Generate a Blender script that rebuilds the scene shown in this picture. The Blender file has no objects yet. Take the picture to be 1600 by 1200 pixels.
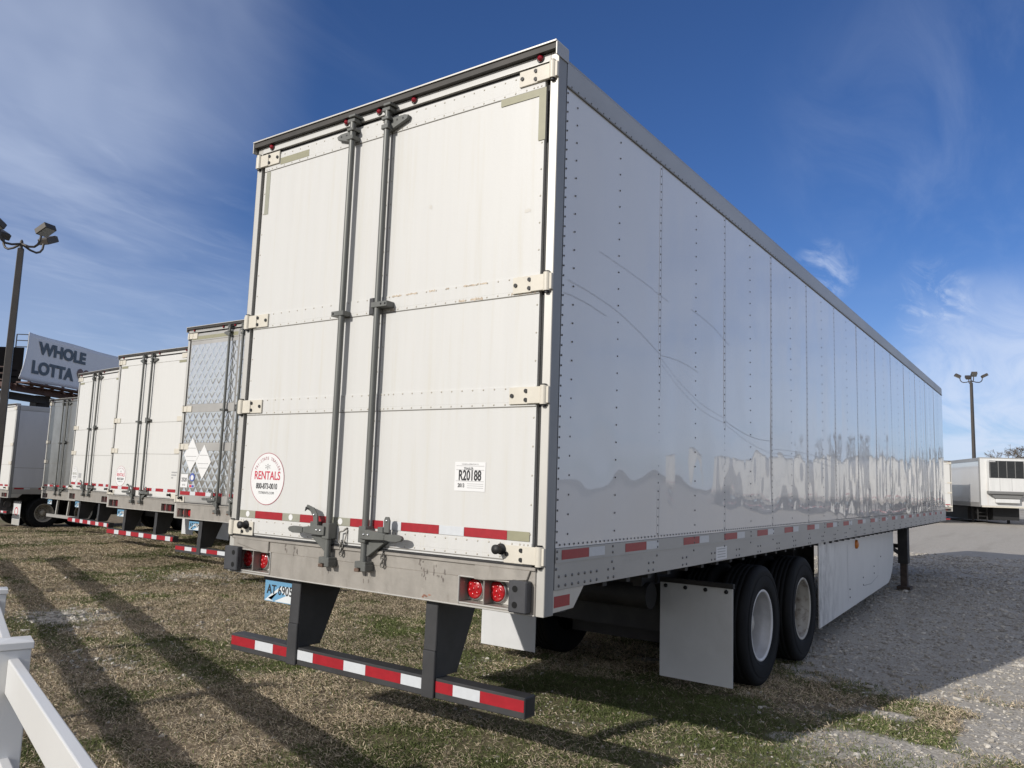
import bpy, math, random
import numpy as np
from mathutils import Vector, Matrix
PI = math.pi
S = bpy.context.scene
COL = S.collection

# ------------------------------------------------------------------ camera
CAM = Vector((3.4885, -3.4669, 1.6966)); YAW, PITCH, ROLL = -0.6125, 0.1213, 0.0334
_f = Vector((math.sin(YAW)*math.cos(PITCH), math.cos(YAW)*math.cos(PITCH), math.sin(PITCH)))
_r = Vector((math.cos(YAW), -math.sin(YAW), 0)); _u = _r.cross(_f)
_r2 = math.cos(ROLL)*_r + math.sin(ROLL)*_u; _u2 = -math.sin(ROLL)*_r + math.cos(ROLL)*_u
cd = bpy.data.cameras.new('camera'); cam = bpy.data.objects.new('camera', cd); COL.objects.link(cam)
cam.matrix_world = Matrix(((_r2.x, _u2.x, -_f.x, CAM.x), (_r2.y, _u2.y, -_f.y, CAM.y), (_r2.z, _u2.z, -_f.z, CAM.z), (0, 0, 0, 1)))
cd.sensor_fit = 'HORIZONTAL'; cd.sensor_width = 36; cd.lens = 1232.2/1600*36
cd.clip_start = 0.05; cd.clip_end = 6000
S.camera = cam

# ------------------------------------------------------------------ light and sky
SUN_DX, SUN_DY = 0.54, 2.15            # shadow travel per metre of height
ELEV = math.atan(1/math.hypot(SUN_DX, SUN_DY)); AZ = math.atan2(-SUN_DX, -SUN_DY)
sl = bpy.data.lights.new('sun', 'SUN'); sl.energy = 3.1; sl.angle = math.radians(0.5); sl.color = (1.0, 0.952, 0.885)
so = bpy.data.objects.new('sun', sl); COL.objects.link(so)
so.rotation_euler = Vector((SUN_DX, SUN_DY, -1)).to_track_quat('-Z', 'Y').to_euler()
S.view_settings.view_transform = 'Standard'; S.view_settings.look = 'None'
S.view_settings.exposure = 0.35; S.view_settings.gamma = 1

w = bpy.data.worlds.new('World'); S.world = w; w.use_nodes = True
nt = w.node_tree; nt.nodes.clear()
def N(t, typ, **kw):
    n = t.nodes.new(typ)
    for k, v in kw.items(): setattr(n, k, v)
    return n
def LK(t, a, b): t.links.new(a, b)
def setin(n, **kw):
    for k, v in kw.items(): n.inputs[k.replace('_', ' ')].default_value = v
sky = N(nt, 'ShaderNodeTexSky', sky_type='NISHITA', sun_disc=False, sun_elevation=ELEV,
        sun_rotation=math.atan2(-SUN_DX, -SUN_DY), altitude=200, air_density=1.0, dust_density=0.4, ozone_density=2.5)
SKY_STRENGTH = 0.098
geo = N(nt, 'ShaderNodeTexCoord')
def vmath(t, op, a, b=None):
    n = N(t, 'ShaderNodeVectorMath', operation=op)
    for i, x in enumerate((a, b)):
        if x is None: continue
        if isinstance(x, bpy.types.NodeSocket): LK(t, x, n.inputs[i])
        else: n.inputs[i].default_value = x
    return n
def fmath(t, op, a, b=None, c=None, clamp=False):
    n = N(t, 'ShaderNodeMath', operation=op, use_clamp=clamp)
    for i, x in enumerate((a, b, c)):
        if x is None: continue
        if isinstance(x, bpy.types.NodeSocket): LK(t, x, n.inputs[i])
        else: n.inputs[i].default_value = x
    return n.outputs[0]
def ramp(t, x, a, b, lo=0.0, hi=1.0):
    n = N(t, 'ShaderNodeMapRange', interpolation_type='SMOOTHSTEP')
    LK(t, x, n.inputs[0]); n.inputs[1].default_value = a; n.inputs[2].default_value = b
    n.inputs[3].default_value = lo; n.inputs[4].default_value = hi
    return n.outputs[0]
D = geo.outputs['Generated']
sep = N(nt, 'ShaderNodeSeparateXYZ'); LK(nt, D, sep.inputs[0])
den = fmath(nt, 'ADD', fmath(nt, 'MAXIMUM', sep.outputs[2], 0.0), 0.16)
cmb = N(nt, 'ShaderNodeCombineXYZ')
LK(nt, fmath(nt, 'DIVIDE', sep.outputs[0], den), cmb.inputs[0]); LK(nt, fmath(nt, 'DIVIDE', sep.outputs[1], den), cmb.inputs[1])
def cloud_noise(rot, scale, stretch, detail, dist):
    mp = N(nt, 'ShaderNodeMapping'); LK(nt, cmb.outputs[0], mp.inputs[0])
    mp.inputs['Rotation'].default_value = (0, 0, rot); mp.inputs['Scale'].default_value = (scale*stretch, scale, 1)
    n = N(nt, 'ShaderNodeTexNoise'); LK(nt, mp.outputs[0], n.inputs['Vector'])
    setin(n, Scale=1.0, Detail=detail, Roughness=0.6, Distortion=dist)
    return n.outputs['Fac']
def raydir(px, py): return (_f + _r2*((px-800)/1232.2) - _u2*((py-600)/1232.2)).normalized()
def lobe(px, py, inner, outer):
    d = vmath(nt, 'DOT_PRODUCT', D, tuple(raydir(px, py))).outputs['Value']
    return ramp(nt, d, math.cos(outer), math.cos(inner))
wisps = cloud_noise(0.55, 1.1, 3.2, 8, 1.2)
fine = cloud_noise(-0.25, 2.6, 3.0, 9, 1.8)
soft = cloud_noise(0.9, 0.7, 1.6, 5, 0.6)
def mul(*a):
    x = a[0]
    for b in a[1:]: x = fmath(nt, 'MULTIPLY', x, b)
    return x
def mx(*a):
    x = a[0]
    for b in a[1:]: x = fmath(nt, 'ADD', x, b)
    return fmath(nt, 'MINIMUM', x, 1.0)
veil = mul(lobe(50, 10, 0.0, 0.30), ramp(nt, soft, 0.10, 0.66), 0.60)
streak = mul(lobe(330, 110, 0.02, 0.26), ramp(nt, wisps, 0.42, 0.80), 0.05)
lowl = mul(lobe(150, 480, 0.0, 0.30), ramp(nt, fine, 0.46, 0.84), 0.10)
lowl2 = mul(lobe(170, 580, 0.0, 0.28), ramp(nt, soft, 0.1, 0.6), 0.22)
w1 = mul(lobe(1288, 424, 0.0, 0.042), ramp(nt, fine, 0.42, 0.72), 0.5)
w2 = mul(lobe(1455, 470, 0.0, 0.055), ramp(nt, fine, 0.44, 0.74), 0.42)
bank = mul(lobe(1600, 640, 0.0, 0.17), ramp(nt, wisps, 0.15, 0.62), 0.62)
faint = mul(lobe(1520, 190, 0.03, 0.24), ramp(nt, wisps, 0.40, 0.78), 0.12)
# unseen clouds added beside the camera as neutral fill light, also mirrored in gloss
fill_clouds = mul(ramp(nt, sep.outputs[0], 0.0, 0.26), ramp(nt, sep.outputs[2], 0.95, 0.45), ramp(nt, soft, 0.18, 0.60), 0.56)
# broad bright glow added round the low sun, unseen, as fill light
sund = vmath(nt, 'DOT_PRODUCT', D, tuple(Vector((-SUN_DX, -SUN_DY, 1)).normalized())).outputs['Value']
fill_glow = mul(ramp(nt, sund, 0.05, 0.85), 0.75)
haze_low = mul(ramp(nt, sep.outputs[2], 0.30, 0.0), 0.26)
mask = mx(veil, streak, lowl, lowl2, w1, w2, bank, faint, fill_clouds, haze_low)
skyc = N(nt, 'ShaderNodeMix', data_type='RGBA', blend_type='MULTIPLY'); skyc.inputs[0].default_value = 1
LK(nt, sky.outputs[0], skyc.inputs[6]); skyc.inputs[7].default_value = (0.34, 0.50, 0.79, 1)
mixc = N(nt, 'ShaderNodeMix', data_type='RGBA'); LK(nt, mask, mixc.inputs[0]); LK(nt, skyc.outputs[2], mixc.inputs[6])
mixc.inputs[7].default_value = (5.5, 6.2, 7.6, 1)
mixa = N(nt, 'ShaderNodeMix', data_type='RGBA'); LK(nt, fill_glow, mixa.inputs[0]); LK(nt, mixc.outputs[2], mixa.inputs[6]); mixa.inputs[7].default_value = (6.5, 6.35, 6.2, 1)
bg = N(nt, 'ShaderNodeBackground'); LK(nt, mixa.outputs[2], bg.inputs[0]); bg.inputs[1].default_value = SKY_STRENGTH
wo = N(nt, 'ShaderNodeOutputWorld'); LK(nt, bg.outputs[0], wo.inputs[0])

# ------------------------------------------------------------------ materials
def material(name, col, rough=0.5, metal=0.0, var=0.0, vs=4.0, stretch=(1, 1, 1), dirt=None, damt=0.0, ds=3.0, dstretch=(1, 1, 1),
             dlo=0.5, dhi=0.75, bump=0.0, bs=40.0, coat=0.0, attr=None, spec=0.5, rvar=0.0, dmask=None):
    m = bpy.data.materials.new(name); m.use_nodes = True
    t = m.node_tree; b = t.nodes['Principled BSDF']
    b.inputs['Roughness'].default_value = rough; b.inputs['Metallic'].default_value = metal
    b.inputs['Coat Weight'].default_value = coat; b.inputs['Coat Roughness'].default_value = 0.08
    b.inputs['Specular IOR Level'].default_value = spec
    tc = N(t, 'ShaderNodeTexCoord'); c = None
    def noise(sc, st, det=6, rg=0.6):
        mp = N(t, 'ShaderNodeMapping'); LK(t, tc.outputs['Object'], mp.inputs[0]); mp.inputs['Scale'].default_value = st
        n = N(t, 'ShaderNodeTexNoise'); LK(t, mp.outputs[0], n.inputs['Vector']); setin(n, Scale=sc, Detail=det, Roughness=rg)
        return n.outputs['Fac']
    if attr:
        a = N(t, 'ShaderNodeAttribute', attribute_name=attr); c = a.outputs['Color']
    else:
        rgb = N(t, 'ShaderNodeRGB'); rgb.outputs[0].default_value = (*col, 1); c = rgb.outputs[0]
    if var:
        mxn = N(t, 'ShaderNodeMix', data_type='RGBA', blend_type='MULTIPLY'); mxn.inputs[0].default_value = 1
        LK(t, c, mxn.inputs[6])
        v = ramp(t, noise(vs, stretch), 0.3, 0.7, 1-var, 1+var)
        cc = N(t, 'ShaderNodeCombineColor')
        for i in range(3): LK(t, v, cc.inputs[i])
        LK(t, cc.outputs[0], mxn.inputs[7]); c = mxn.outputs[2]
    if dirt:
        d = ramp(t, noise(ds, dstretch, 8, 0.65), dlo, dhi, 0, damt)
        if dmask:
            sp = N(t, 'ShaderNodeSeparateXYZ'); LK(t, tc.outputs['Object'], sp.inputs[0]); d = fmath(t, 'MULTIPLY', d, ramp(t, sp.outputs[dmask[0]], dmask[1], dmask[2]))
        mxd = N(t, 'ShaderNodeMix', data_type='RGBA'); LK(t, d, mxd.inputs[0]); LK(t, c, mxd.inputs[6])
        mxd.inputs[7].default_value = (*dirt, 1); c = mxd.outputs[2]
    LK(t, c, b.inputs['Base Color'])
    if rvar:
        LK(t, ramp(t, noise(vs*1.7, stretch), 0.3, 0.7, max(0.02, rough-rvar), rough+rvar), b.inputs['Roughness'])
    if bump:
        bn = N(t, 'ShaderNodeBump'); bn.inputs['Strength'].default_value = bump; bn.inputs['Distance'].default_value = 0.01
        LK(t, noise(bs, (1, 1, 1)), bn.inputs['Height']); LK(t, bn.outputs[0], b.inputs['Normal'])
    return m
M = {}
M['door'] = material('white_door_paint', (0.545, 0.542, 0.525), 0.42, 0, 0.015, 2.5, (6, 1, .35), (0.46, 0.42, 0.31), 0.45, 3.0, (6, 1, .25), 0.48, 0.85, 0.05, 60, coat=0.1)
M['door_cool'] = material('white_door_paint_cool', (0.575, 0.57, 0.548), 0.42, 0, 0.015, 2.5, (6, 1, .35), (0.55, 0.52, 0.45), 0.3, 3.0, (9, 1, .35), 0.55, 0.85)
M['skin'] = material('white_gloss_skin', (0.645, 0.638, 0.628), 0.25, 0, 0.02, 1.2, (1, 1, .3), (0.52, 0.52, 0.52), 0.18, 2.0, (1, 1.5, .4), 0.5, 0.8, coat=1.0, spec=0.5)
M['skin'].node_tree.nodes['Principled BSDF'].inputs['Coat Roughness'].default_value = 0.015
M['skin'].node_tree.nodes['Principled BSDF'].inputs['Coat IOR'].default_value = 1.5
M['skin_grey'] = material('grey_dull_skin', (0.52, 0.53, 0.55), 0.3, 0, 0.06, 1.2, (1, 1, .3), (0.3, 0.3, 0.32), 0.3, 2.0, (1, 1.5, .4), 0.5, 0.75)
M['sill'] = material('stainless_sill', (0.36, 0.335, 0.30), 0.42, 0.45, 0.10, 3.0, (1.5, 1, .7), (0.20, 0.17, 0.14), 0.5, 5.0, (2.5, 1, .8), 0.56, 0.74, 0.1, 30, rvar=0.1)
M['alu'] = material('aluminium_rail', (0.40, 0.39, 0.37), 0.46, 0.45, 0.08, 2.0, (1, .3, 1), (0.24, 0.22, 0.2), 0.4, 3.0, (1, .6, 2), 0.55, 0.8, 0.06, 50)
M['alu_shaded'] = material('shaded_weathered_post', (0.27, 0.27, 0.265), 0.5, 0.3, 0.1, 3, (1, 1, .3), (0.16, 0.15, 0.13), 0.4, 3, (2, 2, .4), 0.55, 0.8)  # darker copy of the post metal; side-face shading is in the colour
M['post'] = material('silver_post', (0.51, 0.495, 0.46), 0.4, 0.35, 0.07, 3.0, (1, 1, .3), (0.3, 0.27, 0.22), 0.4, 3, (2, 2, .4), 0.58, 0.8)
M['rod'] = material('grey_rod_paint', (0.115, 0.118, 0.11), 0.45, 0.2, 0.12, 6, (1, 1, .3), (0.24, 0.2, 0.16), 0.3, 8, (1, 1, .5), 0.6, 0.8)
M['hinge'] = material('cream_hinge_paint', (0.56, 0.525, 0.45), 0.45, 0, 0.05, 8, (1, 1, 1), (0.35, 0.27, 0.18), 0.4, 10, (1, 1, 1), 0.62, 0.8)
M['guard'] = material('dark_grey_guard_paint', (0.034, 0.034, 0.036), 0.5, 0, 0.2, 5, (1, 1, 1), (0.07, 0.065, 0.06), 0.35, 6, (1, 1, 1), 0.5, 0.8)
M['gutter'] = material('dark_gutter_steel', (0.030, 0.026, 0.022), 0.6, 0, 0.3, 6)
M['black'] = material('black_rubber', (0.016, 0.016, 0.017), 0.6, 0, 0.2, 8)
M['steel_dull'] = material('dull_stainless_door', (0.34, 0.34, 0.33), 0.3, 0.75, 0.12, 2, (1, 1, .6), (0.2, 0.19, 0.17), 0.5, 2.5, (1, 1, .8), 0.45, 0.75, 0.25, 9)
M['hole'] = material('painted_hole_dark', (0.002, 0.002, 0.002), 0.9)  # flat black discs paint in the dark inside the bumper holes
M['bumper'] = material('rubber_dock_bumper', (0.040, 0.041, 0.046), 0.6, 0, 0.15, 12)
M['tyre'] = material('tyre_rubber', (0.009, 0.0095, 0.0105), 0.8, 0, 0.2, 6, (1, 1, 1), (0.03, 0.028, 0.025), 0.3, 5, (1, 1, 1), 0.55, 0.8, spec=0.22)
M['rim'] = material('white_rim_paint', (0.60, 0.60, 0.60), 0.35, 0, 0.05, 6)
M['rim_dirty'] = material('dirty_rim_paint', (0.42, 0.40, 0.35), 0.5, 0, 0.1, 6, (1, 1, 1), (0.16, 0.13, 0.10), 0.8, 9, (1, 1, 1), 0.5, 0.7)
M['rim_in_d'] = material('dirty_shaded_barrel', (0.34, 0.32, 0.28), 0.55, 0, 0.1, 6, (1, 1, 1), (0.13, 0.10, 0.08), 0.85, 10, (1, 1, 1), 0.48, 0.66)  # rusty dirt, and the barrel's inner shading put into the colour
M['rim_in'] = material('rim_barrel_shading', (0.43, 0.43, 0.435), 0.4, 0, 0.08, 8, (1, 1, 1), (0.3, 0.28, 0.25), 0.4, 7)  # darker than the lip: shading inside the barrel is in the colour
M['rust'] = material('rusty_hub', (0.14, 0.09, 0.065), 0.7, 0.2, 0.3, 20)
M['under'] = material('black_chassis', (0.022, 0.021, 0.021), 0.65, 0, 0.3, 4, (1, 1, 1), (0.06, 0.05, 0.04), 0.4, 4, (1, 1, 1), 0.5, 0.8)
M['deck'] = material('dark_floor_boards', (0.035, 0.03, 0.026), 0.8, 0, 0.3, 3)
M['leg_rust'] = material('dark_rusty_leg', (0.055, 0.04, 0.034), 0.75, 0.1, 0.3, 12)
M['flap'] = material('pale_mud_flap', (0.57, 0.575, 0.575), 0.55, 0, 0.04, 3, (1, 1, 1), (0.40, 0.40, 0.39), 0.4, 4, (1, 1, .6), 0.45, 0.8)
M['skirt'] = material('scuffed_white_skirt', (0.68, 0.675, 0.65), 0.4, 0, 0.03, 2, (1, 1, 1), (0.22, 0.22, 0.22), 0.65, 3.4, (1, 1.5, 1.0), 0.40, 0.66, dmask=(1, 7.4, 5.5))
M['tape_r'] = material('red_reflective_tape', (0.30, 0.010, 0.018), 0.4, 0, 0.08, 30, coat=0.15)
M['tape_w'] = material('white_reflective_tape', (0.54, 0.56, 0.58), 0.35, 0, 0.03, 30, coat=0.15)
M['tape_o'] = material('faded_olive_tape', (0.26, 0.25, 0.165), 0.45, 0, 0.05, 20)
M['tape_g'] = material('faded_grey_tape', (0.27, 0.27, 0.215), 0.5, 0, 0.05, 20)
M['lens'] = material('red_lens', (0.38, 0.009, 0.013), 0.22, 0, 0.25, 55, coat=0.4)
M['lens_m'] = material('dark_marker_lens', (0.26, 0.008, 0.02), 0.25, 0, 0.1, 30, coat=0.5)
M['amber'] = material('amber_lens', (0.55, 0.17, 0.02), 0.3, 0, 0.1, 30)
M['lens_d'] = material('dark_red_lens', (0.10, 0.010, 0.012), 0.4, 0, 0.1, 30, coat=0.3)
M['ring'] = material('chrome_ring', (0.55, 0.56, 0.56), 0.25, 0.8)
M['rivet'] = material('steel_rivet', (0.15, 0.148, 0.142), 0.45, 0.4)
M['rivet_w'] = material('painted_rivet', (0.40, 0.37, 0.31), 0.45, 0.2)
M['seam'] = material('seam_sealant', (0.20, 0.19, 0.17), 0.7)  # grey line along the panel joints
M['bolt'] = material('black_bolt', (0.02, 0.02, 0.02), 0.45, 0.3)
M['worn'] = material('worn_bare_metal', (0.42, 0.35, 0.27), 0.6, 0.1, 0.3, 25)
M['paper'] = material('white_sticker', (0.66, 0.66, 0.655), 0.4)
M['ink'] = material('black_ink', (0.02, 0.02, 0.022), 0.5)
M['ink_g'] = material('grey_ink', (0.33, 0.33, 0.33), 0.5)
M['ink_lt'] = material('light_scuff', (0.52, 0.50, 0.46), 0.5)
M['scuff'] = material('dark_scuff', (0.15, 0.13, 0.115), 0.6, 0, .3, 30)
M['rustspot'] = material('rust_stain', (0.25, 0.12, 0.08), 0.7, 0, .3, 30)
M['ink_r'] = material('red_ink', (0.50, 0.03, 0.06), 0.5)
M['ink_rd'] = material('faded_red_ink', (0.36, 0.12, 0.14), 0.5)
M['ink_b'] = material('blue_ink', (0.06, 0.10, 0.35), 0.5)
M['plate_b'] = material('plate_blue', (0.13, 0.30, 0.46), 0.4)
M['plate_w'] = material('plate_white', (0.60, 0.63, 0.64), 0.4)
M['chain'] = material('dull_chain', (0.22, 0.21, 0.19), 0.45, 0.6)
M['scratch'] = material('paint_scratch', (0.45, 0.455, 0.46), 0.4)
M['vinyl'] = material('white_vinyl_fence', (0.64, 0.64, 0.63), 0.35, 0, 0.02, 3, (1, 1, 1), (0.42, 0.41, 0.36), 0.35, 6, (1, 1, 1), 0.55, 0.85, coat=0.1)
M['bronze'] = material('bronze_pole_paint', (0.060, 0.052, 0.045), 0.5, 0.1, 0.1, 4)
M['lampglass'] = material('lamp_glass', (0.30, 0.30, 0.27), 0.15, 0, spec=0.6)
M['banner'] = material('billboard_vinyl', (0.68, 0.685, 0.70), 0.55, 0, 0.02, 1)
M['slate'] = material('slate_letter_ink', (0.075, 0.10, 0.125), 0.55)
M['brown'] = material('brown_heart_ink', (0.15, 0.085, 0.07), 0.55)
M['iron'] = material('red_brown_iron', (0.075, 0.038, 0.032), 0.7, 0.1, 0.35, 1.2)
M['iron_d'] = material('dark_iron', (0.018, 0.018, 0.020), 0.7, 0.1, 0.3, 1)
M['iron_k'] = material('black_panel_back', (0.004, 0.004, 0.005), 0.9, 0, 0.3, 1, spec=0.05)
M['grille'] = material('black_grille', (0.018, 0.02, 0.021), 0.5, 0, 0.3, 6, (1, 1, 8))
M['unit_w'] = material('white_unit_panel', (0.60, 0.60, 0.585), 0.4, 0, 0.04, 2, (2, 2, .4), (0.42, 0.19, 0.05), 0.5, 1.4, (2.2, 1, .25), 0.60, 0.8)
M['unit_g'] = material('grey_unit_trim', (0.16, 0.16, 0.155), 0.5)
M['bark'] = material('grey_bark', (0.13, 0.11, 0.09), 0.8, 0, 0.3, 8)

def quilt_material(name, cell):
    m = bpy.data.materials.new(name); m.use_nodes = True; t = m.node_tree; b = t.nodes['Principled BSDF']
    b.inputs['Metallic'].default_value = 0.9; b.inputs['Roughness'].default_value = 0.16
    b.inputs['Base Color'].default_value = (0.78, 0.78, 0.76, 1)
    tc = N(t, 'ShaderNodeTexCoord'); s = N(t, 'ShaderNodeSeparateXYZ'); LK(t, tc.outputs['Object'], s.inputs[0])
    zz = fmath(t, 'MULTIPLY', s.outputs[2], 0.72)
    def tri(x):                       # a pillow across one cell
        fr = fmath(t, 'FRACT', fmath(t, 'MULTIPLY', x, 1/cell))
        k = fmath(t, 'MULTIPLY', fmath(t, 'ABSOLUTE', fmath(t, 'SUBTRACT', fr, 0.5)), 2.0)
        return fmath(t, 'SUBTRACT', 1.0, fmath(t, 'POWER', k, 4.0))
    h = fmath(t, 'MULTIPLY', tri(fmath(t, 'ADD', s.outputs[0], zz)), tri(fmath(t, 'SUBTRACT', s.outputs[0], zz)))
    nz = N(t, 'ShaderNodeTexNoise'); LK(t, tc.outputs['Object'], nz.inputs['Vector']); setin(nz, Scale=2.2, Detail=3.0)
    h = fmath(t, 'ADD', h, fmath(t, 'MULTIPLY', nz.outputs['Fac'], 4.0))
    bn = N(t, 'ShaderNodeBump'); bn.inputs['Strength'].default_value = 1; bn.inputs['Distance'].default_value = 0.0042
    LK(t, h, bn.inputs['Height']); LK(t, bn.outputs[0], b.inputs['Normal'])
    return m
M['quilt'] = quilt_material('quilted_stainless', 0.155)

# ------------------------------------------------------------------ mesh helpers
class MB:
    def __init__(s): s.v = []; s.f = []; s.m = []; s.s = []; s.mats = []
    def mi(s, m):
        m = M[m] if isinstance(m, str) else m
        if m not in s.mats: s.mats.append(m)
        return s.mats.index(m)
    def add(s, vs, fs, m, smooth=False):
        o = len(s.v); k = s.mi(m); s.v += [tuple(v) for v in vs]
        for f in fs: s.f.append(tuple(i+o for i in f)); s.m.append(k); s.s.append(smooth)
        return s
    def box(s, x0, x1, y0, y1, z0, z1, m):
        x0, x1 = min(x0, x1), max(x0, x1); y0, y1 = min(y0, y1), max(y0, y1); z0, z1 = min(z0, z1), max(z0, z1)
        v = [(x, y, z) for x in (x0, x1) for y in (y0, y1) for z in (z0, z1)]
        return s.add(v, [(0, 1, 3, 2), (4, 6, 7, 5), (0, 4, 5, 1), (2, 3, 7, 6), (0, 2, 6, 4), (1, 5, 7, 3)], m)
    def obox(s, p0, p1, wx, wz, m, up=(0, 0, 1)):      # a bar from p0 to p1
        p0, p1 = Vector(p0), Vector(p1); d = (p1-p0).normalized(); u = Vector(up)
        if abs(d.dot(u)) > 0.99: u = Vector((0, 1, 0))
        a = d.cross(u).normalized()*wx/2; b = a.cross(d).normalized()*wz/2
        v = [p+q*a+r*b for p in (p0, p1) for q in (-1, 1) for r in (-1, 1)]
        return s.add(v, [(0, 2, 3, 1), (4, 5, 7, 6), (0, 1, 5, 4), (2, 6, 7, 3), (0, 4, 6, 2), (1, 3, 7, 5)], m)
    def prism(s, poly, o, ax, ay, n, d, m):             # 2-D outline swept along n by d
        o, ax, ay, n = Vector(o), Vector(ax), Vector(ay), Vector(n); k = len(poly)
        a = [o+ax*p[0]+ay*p[1] for p in poly]; v = a+[p+n*d for p in a]
        return s.add(v, [tuple(range(k))[::-1], tuple(range(k, 2*k))]+[(i, (i+1) % k, (i+1) % k+k, i+k) for i in range(k)], m)
    def flat(s, poly, o, ax, ay, m):
        o, ax, ay = Vector(o), Vector(ax), Vector(ay)
        return s.add([o+ax*p[0]+ay*p[1] for p in poly], [tuple(range(len(poly)))], m)
    def tube(s, pts, r, m, n=10, cap=True):
        pts = [Vector(p) for p in pts]; rs = r if isinstance(r, (list, tuple)) else [r]*len(pts)
        d0 = (pts[1]-pts[0]).normalized(); u = Vector((0, 0, 1)) if abs(d0.z) < 0.9 else Vector((1, 0, 0))
        a = d0.cross(u).normalized(); v = []
        for i, p in enumerate(pts):
            d = (pts[min(i+1, len(pts)-1)]-pts[max(i-1, 0)]).normalized()
            a = (a-d*a.dot(d)).normalized(); b = d.cross(a)
            v += [p+(a*math.cos(2*PI*k/n)+b*math.sin(2*PI*k/n))*rs[i] for k in range(n)]
        L = len(pts)
        f = [(i*n+k, i*n+(k+1) % n, (i+1)*n+(k+1) % n, (i+1)*n+k) for i in range(L-1) for k in range(n)]
        s.add(v, f, m, True)
        if cap: s.add(v[:n], [tuple(range(n))[::-1]], m); s.add(v[-n:], [tuple(range(n))], m)
        return s
    def lathe(s, prof, c, axis, m, n=40, smooth=True):   # prof: (along, radius)
        c = Vector(c); ax = Vector(axis).normalized(); u = Vector((0, 0, 1)) if abs(ax.z) < 0.9 else Vector((0, 1, 0))
        a = ax.cross(u).normalized(); b = ax.cross(a); v = []
        for h, r in prof: v += [c+ax*h+(a*math.cos(2*PI*k/n)+b*math.sin(2*PI*k/n))*r for k in range(n)]
        f = [(i*n+k, (i+1)*n+k, (i+1)*n+(k+1) % n, i*n+(k+1) % n) for i in range(len(prof)-1) for k in range(n)]
        return s.add(v, f, m, smooth)
    def dome(s, c, nrm, r, h, m, n=6):
        c = Vector(c); ax = Vector(nrm); u = Vector((0, 0, 1)) if abs(ax.z) < 0.9 else Vector((0, 1, 0))
        a = ax.cross(u).normalized(); b = ax.cross(a)
        v = []
        for rr, hh in ((r, 0), (r*0.72, h*0.72)): v += [c+ax*hh+(a*math.cos(2*PI*k/n)+b*math.sin(2*PI*k/n))*rr for k in range(n)]
        v.append(c+ax*h)
        f = [(k, (k+1) % n, n+(k+1) % n, n+k) for k in range(n)]+[(n+k, n+(k+1) % n, 2*n) for k in range(n)]
        return s.add(v, f, m, True)
    def disc(s, c, nrm, r, m, n=32, r0=0):
        c = Vector(c); ax = Vector(nrm); u = Vector((0, 0, 1)) if abs(ax.z) < 0.9 else Vector((0, 1, 0))
        a = u.cross(ax).normalized(); b = ax.cross(a)
        o = [c+(a*math.cos(2*PI*k/n)+b*math.sin(2*PI*k/n))*r for k in range(n)]
        if not r0: return s.add(o, [tuple(range(n))], m)
        i = [c+(a*math.cos(2*PI*k/n)+b*math.sin(2*PI*k/n))*r0 for k in range(n)]
        return s.add(o+i, [(k, (k+1) % n, n+(k+1) % n, n+k) for k in range(n)], m)
    def text(s, body, size, o, ax, ay, m, bold=0.0, sx=1.0, serif=0):
        V, F = text_mesh(body, size, bold); o, ax, ay = Vector(o), Vector(ax), Vector(ay)
        return s.add([o+ax*(p[0]*sx)+ay*p[1] for p in V], F, m)
    def text_fit(s, body, u0, u1, v0, v1, o, ax, ay, m, bold=0.0):   # lettering stretched to a measured box
        V, F = text_mesh(body, 1.0, bold); xs = [p[0] for p in V]; ys = [p[1] for p in V]; o, ax, ay = Vector(o), Vector(ax), Vector(ay)
        kx = (u1-u0)/(max(xs)-min(xs)); ky = (v1-v0)/(max(ys)-min(ys))
        return s.add([o+ax*(u0+(p[0]-min(xs))*kx)+ay*(v0+(p[1]-min(ys))*ky) for p in V], F, m)
    def build(s, name, parent=None, bevel=0.0, seg=1):
        me = bpy.data.meshes.new(name); me.from_pydata(s.v, [], s.f)
        for m in s.mats: me.materials.append(m)
        me.polygons.foreach_set('material_index', s.m); me.polygons.foreach_set('use_smooth', s.s); me.update()
        o = bpy.data.objects.new(name, me); COL.objects.link(o)
        if parent: o.parent = parent
        if bevel:
            b = o.modifiers.new('bevel', 'BEVEL'); b.width = bevel; b.segments = seg; b.limit_method = 'ANGLE'; b.harden_normals = False
        return o
_tc = {}
def text_mesh(body, size, bold):
    key = (body, size, bold)
    if key in _tc: return _tc[key]
    cu = bpy.data.curves.new('lettering', 'FONT'); cu.body = body; cu.size = size; cu.align_x = 'CENTER'; cu.align_y = 'CENTER'
    cu.offset = bold; cu.resolution_u = 4
    o = bpy.data.objects.new('lettering', cu); COL.objects.link(o)
    dg = bpy.context.evaluated_depsgraph_get(); me = bpy.data.meshes.new_from_object(o.evaluated_get(dg))
    r = ([tuple(v.co) for v in me.vertices], [tuple(p.vertices) for p in me.polygons])
    bpy.data.objects.remove(o); bpy.data.curves.remove(cu); bpy.data.meshes.remove(me)
    _tc[key] = r
    return r
def tag(o, label=None, cat=None, group=None, kind=None):
    for k, v in (('label', label), ('category', cat), ('group', group), ('kind', kind)):
        if v: o[k] = v
    return o
def empty(name, loc, rz=0):
    o = bpy.data.objects.new(name, None); COL.objects.link(o); o.location = loc; o.rotation_euler = (0, 0, rz); o.empty_display_size = 0.3
    return o
def copy_tree(o, parent=None):
    c = o.copy(); COL.objects.link(c); c.parent = parent
    for ch in list(o.children): copy_tree(ch, c)
    return c
X, Y, Z = (1, 0, 0), (0, 1, 0), (0, 0, 1); NY = (0, -1, 0)

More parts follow.
